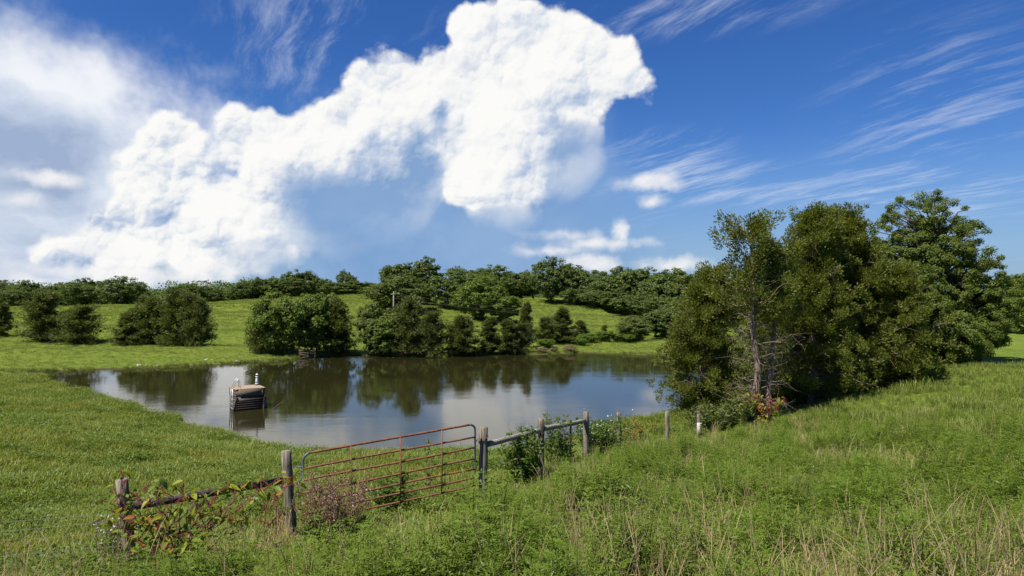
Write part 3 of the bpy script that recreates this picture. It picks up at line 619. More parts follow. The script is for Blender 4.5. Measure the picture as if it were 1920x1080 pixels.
# rail fence right of the gate
fr_ = thing('rail_fence', 'weathered post and round rail fence running from the gate towards the pond', 'fence', tuple(C0))
PR = [(906, 801, 14.7, .100), (1014, 784, 17, .094), (1098.5, 772, 20, .092)]; heads = []
for q, (px, py, d, rd) in enumerate(PR):
    f0 = np.array([at(px, d), d, g(at(px, d), d)]); obj('post', post_mb(loc(f0, C0) - [0, 0, .4], loc(pt(px, py, d), C0), rd, seed=41 + q), M['post'], fr_, smooth=True)
for q, (a, b) in enumerate(((pt(914, 832, 14.75), pt(1013, 806, 17.0)), (pt(1013, 804, 16.95), pt(1096, 789, 19.9)))):
    obj('rail', post_mb(loc(a, C0), loc(b, C0), .066, 8, 51 + q), M['rail'], fr_, smooth=True)
for q, (px, py, d, rd) in enumerate(((1001, 806, 16.75, .028), (1068, 787, 18.9, .03))):
    f0 = np.array([at(px, d), d - .12, g(at(px, d), d)]); obj('stake', post_mb(loc(f0, C0) - [0, 0, .2], loc(pt(px + 2, py, d - .12), C0), rd, 6, 55 + q), M['board'], fr_, smooth=True)
for h in (.25, .55, .8):
    pts = []
    for a, b in (((906, 14.6), (1014, 16.9)), ((1014, 16.9), (1098.5, 19.9)), ((1098.5, 19.9), (1160, 22.9)), ((1160, 22.9), (1250, 26.9)), ((1250, 26.9), (1309, 29.9)), ((1309, 29.9), (1363, 33.0))):
        for t in np.linspace(0, 1, 5)[:-1]:
            x0, d0 = at(*a), a[1]; x1, d1 = at(*b), b[1]; x = x0 + (x1 - x0) * t; y = d0 + (d1 - d0) * t
            z = g(x0, d0) * (1 - t) + g(x1, d1) * t; pts.append(loc((x, y - .09, z + h - .04 * math.sin(t * math.pi)), C0))
    obj('wire', MB().tube(pts, .004, 4, False), M['wire'], fr_)
for q, (px, py, d, rd, lb) in enumerate(((1160, 773, 23, .078, 'grey fence post standing past the last rail, among white flowers'), (1250, 771, 27, .085, 'tall thin grey fence post where the overhanging cedar meets the water'), (1363, 779, 33, .07, 'grey fence post half hidden in the scrub beneath the bare cedar trunks'))):
    f0 = np.array([at(px, d), d, g(at(px, d), d)]); o = thing('fence_post', lb, 'fence post', tuple(f0)); obj('post', post_mb((0, 0, -.4), loc(pt(px, py, d), f0), rd, seed=61 + q), M['post'], o, smooth=True)
    obj('wire_staple', MB().tube([(-rd, -.03, .7), (0, -rd - .01, .71), (rd, -.03, .7)], .006, 4), M['wire'], o)
f0 = np.array([at(1309, 30), 30, g(at(1309, 30), 30)]); hp = loc(pt(1309, 776, 30), f0)
mk = thing('marker_post', 'fence post with a white notched depth board nailed to its lower half', 'post', tuple(f0))
obj('post', post_mb((0, 0, -.4), hp, .082, seed=71), M['post'], mk, smooth=True)
wb_ = MB(); wb_.box((0, -.10, .36), (.21, .03, .66)); obj('gauge_board', wb_, M['stone'], mk)
for q in range(7): obj('black_mark', MB().box((.062, -.118, .10 + q * .085), (.08, .012, .038)), M['black'], mk)
tw = MB(); tw.tube([(-.25, -.03, hp[2] - .02), (-.1, 0, hp[2] + .13), (.10, .02, hp[2] + .16)], .012, 5); tw.tube([(0, 0, hp[2] - .02), (.01, 0, hp[2] + .14)], .012, 5); obj('twig', tw, M['dead'], mk)

# ------------------------------------------------------------------ pond platform
th = R(35); PX = np.array([math.cos(th), math.sin(th), 0]); PY = np.array([-math.sin(th), math.cos(th), 0])
pl = thing('swim_platform', 'square brown swim platform with louvred skirt standing in the pond', 'platform', (-17.26, 42.8, 0), th); S, ZT = 1.75, 1.33
n = 9; wdt = (S + .10) / n
for q in range(n): obj('deck_board', MB().box((-.05 + wdt * (q + .5), S / 2, ZT - .02 + .003 * math.sin(q * 2.3)), (wdt - .012, S + .12, .04)), M['deck'], pl)
for x in (.06, S - .06):
    for y in (.06, S - .06): obj('leg', MB().box((x, y, -.3), (.10, .10, 3.2)), M['siding'], pl)
for q, z in enumerate((1.205, 1.05, .895)):
    obj('back_board', MB().box((S / 2, S, z), (S, .03 + .003 * q, .160)), M['siding'], pl)
    obj('side_board', MB().box((0, S / 2, z), (.03, S - .04, .142)), M['siding'], pl); obj('side_board', MB().box((S, S / 2, z), (.03, S - .04, .142)), M['siding'], pl)
for q, z in enumerate((.74, .59, .44, .29, .14, -.01)): obj('side_board', MB().box((.02, S / 2, z), (.03, S - .04, .13)), M['siding'], pl)
obj('front_board', MB().box((S / 2, 0, 1.05), (S, .03, .47)), M['siding'], pl)
for x, h, z in ((.30, .20, .96), (S - .16, .36, 1.03)): obj('cleat', MB().box((x, -.025, z), (.035, .02, h)), M['deck'], pl)
lt = MB(); xx_ = .26
for hgt, wd_ in ((.085, .035), (.045, .022), (.05, .03), (.04, .02), (.05, .028), (.042, .022), (.05, .03), (.04, .024), (.048, .02), (.05, .03), (.04, .02)):
    hgt *= 1.2; lt.box((xx_ + wd_ / 2, -.024, 1.17), (.016, .006, hgt)); lt.box((xx_ + wd_ / 2 + .010, -.025, 1.17 + hgt * .3), (wd_ * .7, .006, .018)); xx_ += wd_ + .026
obj('lettering', lt, M['white'], pl)
def sk(u, z): return np.array([.02 + u * (S - .04) - .20 * (1 - z / .80), -.03 - .13 * (1 - z / .80), z])
bk = MB(); q4 = [sk(0, -.4), sk(1, -.4), sk(1, .83), sk(0, .83)]; bk.add(q4 + [p + [0, .03, 0] for p in q4], [(0, 1, 2, 3), (7, 6, 5, 4), (0, 4, 5, 1), (1, 5, 6, 2), (2, 6, 7, 3), (3, 7, 4, 0)]); obj('skirt_panel', bk, M['black'], pl)
for u in (0, 1): obj('skirt_frame', MB().beam(sk(u, -.15) - [0, .03, 0], sk(u, .86) - [0, .03, 0], .05, .07), M['dark_slat'], pl)
for q in range(5):
    z = .12 + q * .135; a, b = sk(.03, z), sk(.97, z); obj('slat', MB().box((a + b) / 2 - [0, .035, 0], (S - .16, .05, .022)), M['slat'], pl)
for q in range(6): obj('step', MB().box((S + .14, .25 + .02 * q, .68 - q * .125), (.24, .34, .035)), M['deck'], pl)
for y in (.10, .42): obj('stringer', MB().beam((S + .05, y, .72), (S + .20, y, -.3), .03, .05), M['dark_slat'], pl)
ld = obj('ladder', MB().tube([(-.06, .62, -.5), (-.06, .62, 1.30)], .02, 6).tube([(-.06, 1.06, -.5), (-.06, 1.06, 1.30)], .02, 6), M['alu'], pl, smooth=True)
for z in (.05, .33, .61, .89, 1.15): obj('rung', MB().tube([(-.06, .62, z), (-.06, 1.06, z)], .017, 6), M['alu'], ld, smooth=True)
for y in (.62, 1.06): obj('handrail', MB().tube([(-.06, y, 1.28), (.18, y, 1.78), (.26, y, 1.90), (.32, y, 1.88), (.36, y, 1.75), (.40, y, 1.33)], .022, 7), M['alu'], ld, smooth=True)
lp = np.array([-17.26, 42.8, 0]) + PX * (S - .12) + PY * (S - .32)
lh = thing('lighthouse_ornament', 'small white and pale blue lighthouse ornament on the corner of the platform', 'ornament', (lp[0], lp[1], ZT))
def lathe(pr, k=12): return MB().tube([(0, 0, z) for r_, z in pr], [r_ for r_, z in pr], k)
obj('base', lathe([(.14, 0), (.14, .06)], 8), M['black'], lh); obj('plinth', lathe([(.125, .06), (.125, .10), (.10, .11)], 8), M['white'], lh)
obj('tower', lathe([(.105, .11), (.09, .30), (.066, .50), (.062, .52)]), M['bluewhite'], lh, smooth=True); obj('gallery', lathe([(.07, .52), (.10, .53), (.10, .57), (.07, .58)]), M['white'], lh)
obj('lantern', lathe([(.055, .58), (.055, .66)]), M['black'], lh); obj('cap', lathe([(.09, .66), (.085, .69), (.05, .73), (.01, .76)]), M['white'], lh)
bt = thing('driftwood_twig', 'bare twig sticking out of the water beside the platform', 'branch', (-15.0, 43.6, 0)); obj('twig', MB().tube([(-.35, 0, -.15), (0, .05, .18), (.3, .1, .38), (.42, .1, .55)], [.02, .016, .012, .006], 5).tube([(.3, .1, .38), (.5, .12, .36)], .007, 4), M['dead'], bt)
# broken rail fence at the far shore
bx0 = np.array([at(577, 79.6), 79.6, 0]); bf = thing('broken_fence', 'small broken rail fence standing in the water under the round tree', 'fence', tuple(bx0))
for x, h in ((-.88, 1.05), (0, 1.35), (.88, 1.25)): obj('post', MB().tube([(x, 0, -.6), (x + .02, 0, h)], .055, 6), M['slat'], bf)
for a, b in (((-1, 1.0), (.95, .84)), ((-.95, .72), (.95, .62)), ((-1, .90), (.95, .98)), ((-.95, .58), (.35, .26)), ((-.9, .08), (.4, .28))): obj('rail', MB().beam((a[0], -.07, a[1]), (b[0], -.07, b[1]), .04, .085), M['slat'], bf)
# utility pole and lines
ux = at(738, 140); up = thing('utility_pole', 'grey wooden utility pole before the broad pale-topped hill tree', 'pole', (ux, 140, g(ux, 140))); hu = EYE - (549 - HOR) / F * 140 - g(ux, 140)
obj('pole', MB().tube([(0, 0, -.5), (0, 0, hu)], [.17, .12], 8), M['rail'], up); obj('crossarm', MB().beam((-.6, -.1, hu - .3), (.6, -.1, hu - .3), .1, .12), M['rail'], up); obj('insulator', MB().tube([(0, 0, hu), (0, 0, hu + .2)], .06, 6), M['alu'], up)
for q, h in enumerate((hu - .15, hu - 1.1)):
    t = np.linspace(0, 1, 20)[:, None]; e = np.array([64, 8, -2.2 - .6 * q + hu * .4]); s0 = np.array([0, 0, h]); obj('power_line', MB().tube(s0 + (e - s0) * t - np.c_[np.zeros((20, 2)), 1.1 * np.sin(t * math.pi)], .022, 4, False), M['wire'], up)
# stones and driftwood along the far bank
for q, (px, d, s_) in enumerate(((262, 69.6, .30), (297, 69.6, .22), (275, 69.8, .18), (388, 75.2, .26), (398, 75.4, .16), (445, 74.0, .34), (528, 77.5, .24))):
    r = np.random.default_rng(80 + q); m = MB(); v = rnd3(r, 26); import bmesh
    bm = bmesh.new()
    for a in v * [s_, s_ * .7, s_ * .45]: bm.verts.new(a)
    bmesh.ops.convex_hull(bm, input=bm.verts); me = bpy.data.meshes.new('shore_stone'); bm.to_mesh(me); bm.free()
    yy_ = d
    while g(at(px, yy_), yy_) < .05 and yy_ < d + 6: yy_ += .1
    o = obj('shore_stone', me, M['stone'], label='pale stone lying on the bank of the far meadow', category='stone', group='stones along the far bank'); o.location = (at(px, yy_), yy_, g(at(px, yy_), yy_) + s_ * .2)
def snag(label, px, d, parts):
    x = at(px, d); t = thing('dead_branch', label, 'branch', (x, d, max(0, g(x, d)) - .1))
    m = MB(); r = np.random.default_rng(int(px))
    for a, b, ra in parts: limb(m, r, np.array(a, float), np.array(b, float), ra, ra * .35, 0, 6, 5)
    obj('limb', m, M['dead'], t)
snag('bleached dead stem with prop branch standing at the far waterline', 805, 84, [((0, 0, -.3), (.15, .1, 3.2), .07), ((1.0, -.1, 0), (.2, 0, 1.6), .06), ((.1, 0, 2.2), (-.7, .1, 3.3), .03), ((-.9, 0, .0), (1.2, -.1, .12), .06)])
snag('tangle of driftwood poles lying on the far bank below the broad cedar', 770, 84.5, [((-1.4, 0, .1), (1.2, -.2, .7), .06), ((-.6, .1, .1), (.9, 0, 1.2), .05), ((-1.2, 0, .4), (-.2, -.3, .2), .05), ((.4, 0, .1), (1.4, -.2, .2), .05)])
snag('crossed dead poles beside the red clay bank', 694, 85, [((-.9, 0, 0), (.3, 0, 1.1), .06), ((.9, 0, 0), (-.2, .1, .9), .05), ((-.2, 0, .2), (1.3, -.1, .1), .06)])
snag('dead limb lying at the foot of the broad dusky cedar', 108, 92, [((-1.2, -.5, .1), (.9, -.6, .9), .07), ((.2, -.5, .6), (1.0, -.6, 1.5), .04)])

# ------------------------------------------------------------------ pokeweed and other single plants by the fence
M['stem_red'] = plain('magenta_stem', (.20, .022, .045), .5)
M['berry'] = plain('dark_berries', (.10, .012, .05), .35, .5)
M['poke_leaf'] = foliage('pokeweed_leaf', [(.15, .20, .025), (.24, .26, .03), (.30, .27, .03)], .38, tint=.0)
M['poke_leaf_g'] = foliage('green_pokeweed_leaf', [(.10, .17, .025), (.14, .20, .03)], .35, tint=.0)
M['poke_leaf_r'] = foliage('reddish_pokeweed_leaf', [(.28, .16, .03), (.30, .10, .03)], .3, tint=.0)
def leaf_mesh(name, L, W, bend):
    m = MB(); s_ = np.array([0, .12, .35, .62, .85, 1.]); wv = np.array([.02, .55, 1, .85, .42, .01]) * W / 2
    V = []
    for a, b in zip(s_, wv): z = -bend * a * a * L; V += [(-b, a * L, z + b * .35), (0, a * L, z), (b, a * L, z + b * .35)]
    Q = []
    for q in range(5): Q += [(q * 3, q * 3 + 1, q * 3 + 4, q * 3 + 3), (q * 3 + 1, q * 3 + 2, q * 3 + 5, q * 3 + 4)]
    m.add(V, Q); return m.mesh(name, True)
PL = [leaf_mesh('leaf', .17, .075, .25), leaf_mesh('leaf', .14, .06, .6), leaf_mesh('leaf', .20, .085, .45)]
PLM = [[(lambda c: (c.materials.append(M[k]), c)[1])(l.copy()) for l in PL] for k in ('poke_leaf', 'poke_leaf_g', 'poke_leaf_r')]
def berry_mesh(seed):
    r = np.random.default_rng(seed); m = MB(); n = 22
    t = np.linspace(0, 1, 6)[:, None]; m.tube(np.c_[.02 * t, .0 * t, -.15 * t], .0035, 4, False)
    ic = np.array([(1, 0, 0), (-1, 0, 0), (0, 1, 0), (0, -1, 0), (0, 0, 1), (0, 0, -1)]) * .0085
    for q in range(n): c = np.array([.01, 0, -.02 - .13 * q / n]) + [math.cos(q * 2.4) * .015, math.sin(q * 2.4) * .015, 0]; m.add(ic + c, [], [(0, 2, 4), (2, 1, 4), (1, 3, 4), (3, 0, 4), (2, 0, 5), (1, 2, 5), (3, 1, 5), (0, 3, 5)])
    return m.mesh('berry_cluster', True)
BM = [berry_mesh(1), berry_mesh(2)]; BM[0].materials.append(M['berry']); BM[1].materials.append(M['stem_red'])
def pokeweed(label, x, y, stems, nleaf, seed, scale=1., mix_=(.6, .25, .15)):
    r = np.random.default_rng(seed); t = thing('pokeweed', label, 'plant', (x, y, g(x, y))); tips = []
    for (bx, by, tx, ty, tz) in stems:
        a = np.array([bx, by, -.1]); b = np.array([tx, ty, tz]); m = MB(); p = limb(m, r, a, b, .011 * scale, .005 * scale, .06, 7, 6); tips += [(p[k], b - a) for k in range(2, 7)]
        for _ in range(8):
            k = r.integers(1, 7); e = p[k] + rnd3(r, 1)[0] * [.34, .34, .18] * scale + [0, 0, .15 * scale]; q = limb(m, r, p[k], e, .007 * scale, .003 * scale, .05, 4, 5); tips += [(q[-1], e - p[k]), (q[-2], e - p[k])]
        obj('stem', m, M['stem_red'], t, smooth=True)
    for q in range(nleaf):
        p, d = tips[r.integers(len(tips))]; s_ = r.uniform(.6, 1.15) * scale; k = r.choice(3, p=mix_)
        o = obj('leaf', PLM[k][r.integers(3)], None, t); o.location = p + r.normal(0, .02, 3); o.rotation_euler = (r.uniform(-1.3, .3), r.uniform(-.7, .7), r.uniform(0, 6.28)); o.scale = (s_, s_, s_)
    if nleaf > 250:
        tp_ = np.array([p for p, d in tips])[r.integers(0, len(tips), 420)] + r.normal(0, .05, (420, 3)); A = rnd3(r, 420) * [1, 1, .5]; A[:, 2] -= .2; s_ = r.uniform(.07, .13, 420)
        obj('small_leaves', MB().leaves(tp_, A, rnd3(r, 420) * .6 + [0, -.2, .6], s_, s_ * .5), M['poke_leaf_g'], t, kind='stuff')
    for q in range(max(4, nleaf // 5)):
        p, d = tips[r.integers(len(tips))]; o = obj('berry_cluster', BM[r.integers(2)], None, t); o.location = p + r.normal(0, .02, 3); o.rotation_euler = (r.uniform(-.9, .9), r.uniform(-.9, .9), r.uniform(0, 6)); o.scale = (scale,) * 3
    return t
r = np.random.default_rng(3)
px_, py_ = at(325, 10.15), 10.15
st = [(r.uniform(-.25, .35), r.uniform(-.1, .1), *q) for q in ((1.25, .9, 1.25), (1.0, .6, .95), (-.95, .0, 1.35), (-.85, .1, 1.0), (.35, -.1, .7), (.1, -.2, .6), (.75, .2, 1.35), (-.75, .0, 1.25), (-.55, .05, .95), (-.3, -.15, 1.35), (0, .05, 1.2), (.25, -.1, 1.4), (.5, 0, 1.05), (.65, .1, .8), (-.1, -.2, .9), (.9, .35, 1.15), (-.4, -.2, .55))]
pokeweed('large pokeweed with red stems and yellowing leaves sprawling over the corner post', px_, py_, st, 299, 11, 1.0)
pokeweed('single dark-stemmed pokeweed reaching across the gatepost', at(508, 12.4), 12.4, [(0, 0, .05, 0, .55), (.03, 0, .30, -.1, 1.15), (.02, 0, -.12, .05, .95), (.1, 0, .42, -.1, 1.32)], 34, 12, mix_=(.4, .4, .2))
pokeweed('red and yellow pokeweed bush at the foot of the bare cedar trunks', at(1432, 31.6), 31.6, [(r.uniform(-.3, .3), 0, r.uniform(-1, 1), r.uniform(-.3, .3), r.uniform(.7, 1.35)) for _ in range(9)], 170, 13, 1.5, (.5, .15, .35))
pokeweed('small reddish pokeweed beside the fence post past the last rail', at(1180, 22.5), 22.5, [(0, 0, .2, 0, 1.0), (.05, 0, .4, .1, .8), (-.05, 0, -.15, 0, .7)], 36, 14, 1.1, (.3, .4, .3))
# thistle bush, fence-side weeds
M['thistle_stem'] = plain('dry_thistle_stem', (.20, .125, .075), .8)
M['thistle_head'] = foliage('thistle_head', [(.20, .115, .075), (.27, .165, .12), (.24, .13, .09), (.45, .37, .31)], .2, tint=0)
M['weed'] = foliage('weed_leaves', [(.050, .100, .014), (.085, .150, .020), (.12, .185, .03)], .34, tint=.1)
def bush(name, label, x, y, H, W, nst, seed, leafm, L, nleaf, stemm, heads=0, hm=None, leaf_lo=0., leaf_hi=1.):
    r = np.random.default_rng(seed); t = thing(name, label, 'plant', (x, y, g(x, y))); m = MB(); pp = []; tipl = []
    for _ in range(nst):
        a = r.uniform(0, 6.28); b = np.array([math.cos(a), math.sin(a), 0]) * r.random() ** .5 * W / 2; h = H * r.uniform(.6, 1.05)
        p = limb(m, r, np.r_[b[:2] * .45, -.1], b + [0, 0, h], .009, .003, .0, 8, 5); pp.append(p)
        for _ in range(5):
            k = r.integers(3, 8); e = p[k] + rnd3(r, 1)[0] * H * .10 + [0, 0, H * .13]; limb(m, r, p[k], e, .004, .002, .05, 4, 4); tipl.append(e)
        tipl.append(p[-1])
    obj('stems', m, stemm, t, smooth=True); pp = np.concatenate(pp); pp = pp[(pp[:, 2] > leaf_lo * H - .01) & (pp[:, 2] < leaf_hi * H)]
    i_ = r.integers(0, len(pp), nleaf); Pp = pp[i_] + r.normal(0, .05 * W ** .5, (nleaf, 3)); A = rnd3(r, nleaf) * [1, 1, .4] + [0, 0, .4]; s_ = r.uniform(.6, 1.3, nleaf) * L
    obj('leaves', MB().leaves(Pp, A, rnd3(r, nleaf) * .7 + [0, -.1, .7], s_, s_ * .35), leafm, t)
    if heads:
        tl = np.array(tipl)[r.integers(0, len(tipl), heads)] + r.normal(0, .03, (heads, 3)); q = np.repeat(tl, 7, 0); n_ = len(q)
        obj('seed_heads', MB().leaves(q, rnd3(r, n_) + [0, 0, .6], rnd3(r, n_), r.uniform(.02, .042, n_), .02), hm, t)
    return t
bush('thistle_bush', 'brown thistle bush gone to seed in front of the rusty gate', at(628, 11.8), 11.8, 1.2, 1.25, 110, 31, M['weed'], .13, 2600, M['thistle_stem'], 900, M['thistle_head'], 0, .5)
bush('fence_weed', 'tall dark green weed against the first rail of the rail fence', at(978, 16.2), 16.2, 1.25, 1.1, 34, 32, M['weed'], .13, 2600, M['thistle_stem'], 12, M['thistle_head'])
bush('fence_weed', 'wispy tall weed by the second rail of the rail fence', at(1045, 18.4), 18.4, 1.35, 1.0, 24, 33, M['weed'], .12, 1300, M['thistle_stem'])
M['petal'] = plain('white_petals', (.75, .74, .68), .7)
bush('flowering_weed', 'green weed with small white flowers past the last rail', at(1132, 21.2), 21.2, 1.15, 1.8, 40, 34, M['weed'], .12, 3200, M['thistle_stem'], 70, M['petal'])
bush('white_flower_weed', 'small white-flowered weed beside the leaning corner post', at(212, 10.9), 10.9, .75, .5, 20, 35, M['weed'], .07, 500, M['thistle_stem'], 45, M['petal'])
bush('meadow_weed', 'leafy weed growing behind the bars of the gate', at(738, 15.2), 15.2, .8, 1.1, 26, 36, M['weed'], .13, 1300, M['thistle_stem'])
bush('meadow_weed', 'tall thin weed rising behind the gate near its latch end', at(806, 16.6), 16.6, 1.25, .25, 5, 37, M['weed'], .10, 160, M['thistle_stem'])
for q, (px, d, h, wd_) in enumerate(((1330, 31.5, 1.0, 2.2), (1385, 31.8, 1.1, 2.0))): bush('scrub_bush', ['olive scrub bush behind the notched marker post', 'olive scrub bush below the bare cedar trunks'][q], at(px, d), d, h, wd_, 40, 90 + q, M['olive'], .2, 2200, M['dead'])

# ------------------------------------------------------------------ ground cover: grass, ragweed, dry stalks (instances on points)
M['grass'] = foliage('grass_blades', [(.118, .166, .024), (.160, .212, .032), (.202, .250, .046), (.27, .27, .090)], .40, (.35, .45, .66, (.200, .205, .032)), gloss=.015, tint=.22)
M['tallgrass'] = foliage('tall_grass_blades', [(.110, .175, .022), (.150, .225, .030), (.20, .25, .05), (.30, .27, .10)], .38, gloss=.015, tint=.2)
M['ragweed'] = foliage('ragweed_leaves', [(.100, .162, .018), (.140, .208, .026), (.180, .240, .040)], .44, (.5, .5, .7, (.175, .230, .03)), gloss=.012, tint=.25)
M['straw'] = foliage('dry_straw', [(.34, .27, .13), (.44, .36, .19), (.30, .21, .11)], .2, tint=.0)
def blades(seed, n, H, spread, wd_, curl=.45):
    r = np.random.default_rng(seed); m = MB()
    for _ in range(n):
        a = r.uniform(0, 6.28); b = np.array([r.normal(0, spread), r.normal(0, spread), -.03]); h = H * r.uniform(.45, 1.1); d = np.array([math.cos(a), math.sin(a), 0]); c = r.uniform(.1, curl) * h; sd_ = np.array([-d[1], d[0], 0]) * wd_
        p = [b, b + d * c * .22 + [0, 0, h * .5], b + d * c * .65 + [0, 0, h * .86], b + d * c * 1.25 + [0, 0, h * (1 - .25 * r.random())]]
        m.add([p[0] - sd_ * .5, p[0] + sd_ * .5, p[1] - sd_ * .5, p[1] + sd_ * .5, p[2] - sd_ * .35, p[2] + sd_ * .35, p[3]], [(0, 1, 3, 2), (2, 3, 5, 4)], [(4, 5, 6)])
    return m
def ragweed(seed, H):
    r = np.random.default_rng(seed); m = MB(); nodes = 9
    for _ in range(3):
        b = np.r_[r.normal(0, .06, 2), 0]; tp = b + [*r.normal(0, .10, 2), H * r.uniform(.75, 1.1)]; m.tube(b + (tp - b) * np.linspace(0, 1, 4)[:, None], [.005, .004, .003, .002], 3, False)
        for k in range(nodes):
            o_ = b + (tp - b) * (.25 + .75 * k / (nodes - 1)); a = k * 2.4 + r.random()
            for s_ in (0, 3.14):
                d = np.array([math.cos(a + s_), math.sin(a + s_), r.uniform(.15, .7)]); Lf = H * .23 * (1.1 - .5 * k / nodes) * r.uniform(.7, 1.2); u = np.linspace(.12, .95, 5)
                q = o_ + d * (u * Lf)[:, None] - np.c_[np.zeros((5, 2)), u * u * Lf * .35]; per = np.cross(d, [0, 0, 1]); per /= np.linalg.norm(per)
                Pp = np.r_[q, q, q[-1:]]; A = np.r_[per * .9 + d * .55 + r.normal(0, .2, (5, 3)), -per * .9 + d * .55 + r.normal(0, .2, (5, 3)), [d]]
                N = np.tile([0, 0, 1.], (11, 1)) + r.normal(0, .35, (11, 3)); ll = np.r_[np.tile(Lf * .42 * np.array([.7, 1, .95, .75, .5]), 2), Lf * .4]; m.leaves(Pp, A, N, ll, ll * .27)
    return m
def stalks(seed, n, H):
    r = np.random.default_rng(seed); m = MB()
    for _ in range(n):
        b = np.r_[r.normal(0, .08, 2), -.05]; a = r.uniform(0, 6.28); d = np.array([math.cos(a), math.sin(a), 0]); h = H * r.uniform(.6, 1.1); c = h * r.choice([.12, .2, .35, .7], p=[.4, .3, .2, .1])
        t = np.linspace(0, 1, 7)[:, None]; p = b + d * c * t ** 2.2 + [0, 0, 1] * (h * (t - .25 * (c / h) * t ** 3)); m.tube(p, np.array([.0028, .0026, .0024, .0022, .0032, .0038, .0015]), 3, False)
    return m
def library(name, mbs, mt):
    c = bpy.data.collections.new(name)
    for k, m in enumerate(mbs):
        me = m.mesh('%s_%d' % (name, k)); me.materials.append(mt); c.objects.link(bpy.data.objects.new('%s_%d' % (name, k), me))
    return c
def scatter(name, label, cat, coll, P3, S_, seed):
    r = np.random.default_rng(seed); n = len(P3); me = bpy.data.meshes.new(name); me.vertices.add(n); me.vertices.foreach_set('co', np.asarray(P3, np.float32).ravel())
    a = me.attributes.new('rot', 'FLOAT_VECTOR', 'POINT'); a.data.foreach_set('vector', np.c_[r.normal(0, .10, n), r.normal(0, .10, n), r.uniform(0, 6.28, n)].astype(np.float32).ravel())
    a = me.attributes.new('scl', 'FLOAT', 'POINT'); a.data.foreach_set('value', np.asarray(S_, np.float32))
    a = me.attributes.new('idx', 'INT', 'POINT'); a.data.foreach_set('value', r.integers(0, 100, n).astype(np.int32))
    o = obj(name, me, None, None, kind='stuff', label=label, category=cat)
    ng = bpy.data.node_groups.new(name, 'GeometryNodeTree'); ng.interface.new_socket('Geometry', in_out='INPUT', socket_type='NodeSocketGeometry'); ng.interface.new_socket('Geometry', in_out='OUTPUT', socket_type='NodeSocketGeometry')
    N = ng.nodes; gi = N.new('NodeGroupInput'); go = N.new('NodeGroupOutput'); ip = N.new('GeometryNodeInstanceOnPoints'); ci = N.new('GeometryNodeCollectionInfo')
    ci.inputs['Collection'].default_value = coll; ci.inputs['Separate Children'].default_value = True; ci.inputs['Reset Children'].default_value = True
    def na(nm, ty): x = N.new('GeometryNodeInputNamedAttribute'); x.data_type = ty; x.inputs['Name'].default_value = nm; return x.outputs['Attribute']
    l = ng.links.new; l(gi.outputs[0], ip.inputs['Points']); l(ci.outputs[0], ip.inputs['Instance']); ip.inputs['Pick Instance'].default_value = True
    l(na('idx', 'INT'), ip.inputs['Instance Index']); l(na('rot', 'FLOAT_VECTOR'), ip.inputs['Rotation']); l(na('scl', 'FLOAT'), ip.inputs['Scale']); l(ip.outputs[0], go.inputs[0])
    md = o.modifiers.new('scatter', 'NODES'); md.node_group = ng; return o
def sample(n, d0, d1, pw, seed, a0=-46, a1=46):
    r = np.random.default_rng(seed); u = r.random(n); e = 2 - pw
    d = (d0 ** e + (d1 ** e - d0 ** e) * u) ** (1 / e); a = np.radians(r.uniform(a0, a1, n)); x = d * np.sin(a); y = d * np.cos(a); z = ground(x, y)
    k = z > .07; return x[k], y[k], z[k], r
def blobn(x, y, s, seed):
    r = np.random.default_rng(seed); v = 0
    for _ in range(7): k = rnd3(r, 1)[0][:2] * r.uniform(.6, 1.6) / s; v = v + np.sin(x * k[0] * 6 + y * k[1] * 6 + r.uniform(0, 6))
    return v / 3.7
PKX, PKY = px_ + .1, py_ - .75
def thin(x, y): return np.where(np.hypot((x - PKX) / 1.35, y - PKY) < 1.0, .38, 1.) * np.where(np.hypot(x - at(628, 11), y - 10.7) < .75, .5, 1.)
# the fence line divides cropped pasture (pond side, left) from rank growth (camera side, right)
FL = np.array([(-40, -5), (-9, 1.0), (-6.6, 6.5), (-5.85, 10.4), (-4.1, 12.9), (-.7, 14.6), (.72, 17), (2.15, 20), (3.6, 23), (6.1, 27), (8.2, 30), (10.4, 33), (16, 38), (24, 46), (36, 60), (60, 90)])
def rank(x, y): return np.interp(x, FL[:, 0], FL[:, 1]) - y          # >0 on the camera side
short = library('short_grass', [blades(400 + k, 16, .17, .07, .010, .8) for k in range(5)], M['grass'])
tall = library('tall_grass', [blades(420 + k, 18, .52, .07, .011, .6) for k in range(5)], M['tallgrass'])
rag = library('ragweed', [ragweed(440 + k, .62) for k in range(5)], M['ragweed'])
dry = library('dry_stalk', [stalks(460 + k, 6, .95) for k in range(5)], M['straw'])
x, y, z, r = sample(150000, 5, 75, 1.15, 1); k = rank(x, y) < .3; x, y, z = x[k], y[k], z[k]; s_ = r.uniform(.6, 1.35, len(x)) * (1 + .35 * blobn(x, y, 3, 5)) * (1 + np.hypot(x, y) / 70)
scatter('pasture_grass', 'short cropped grass of the pasture sloping to the pond', 'grass', short, np.c_[x, y, z], np.clip(s_, .4, 3), 1)
x, y, z, r = sample(62000, 4.5, 60, 1.1, 2); k = rank(x, y) > -.4; x, y, z = x[k], y[k], z[k]; s_ = r.uniform(.5, 1.15, len(x)) * np.clip(1 + .4 * blobn(x, y, 3, 6), .4, 1.6)
s_ = s_ * np.where(x > 2.5, np.clip(rank(x, y) / 3.5, .35, 1), np.clip(rank(x, y) / 1.5, .5, 1))
s_ = s_ * thin(x, y) * np.where(x < -4.2, .6, 1.) * np.where(blobn(x, y, 4, 7) + .6 * np.clip((x + 3) / 6, -1, 1) > .1, .72, 1.05)
scatter('rank_grass', 'long unmown grass on the slope before the fence', 'grass', tall, np.c_[x, y, z], s_, 2)
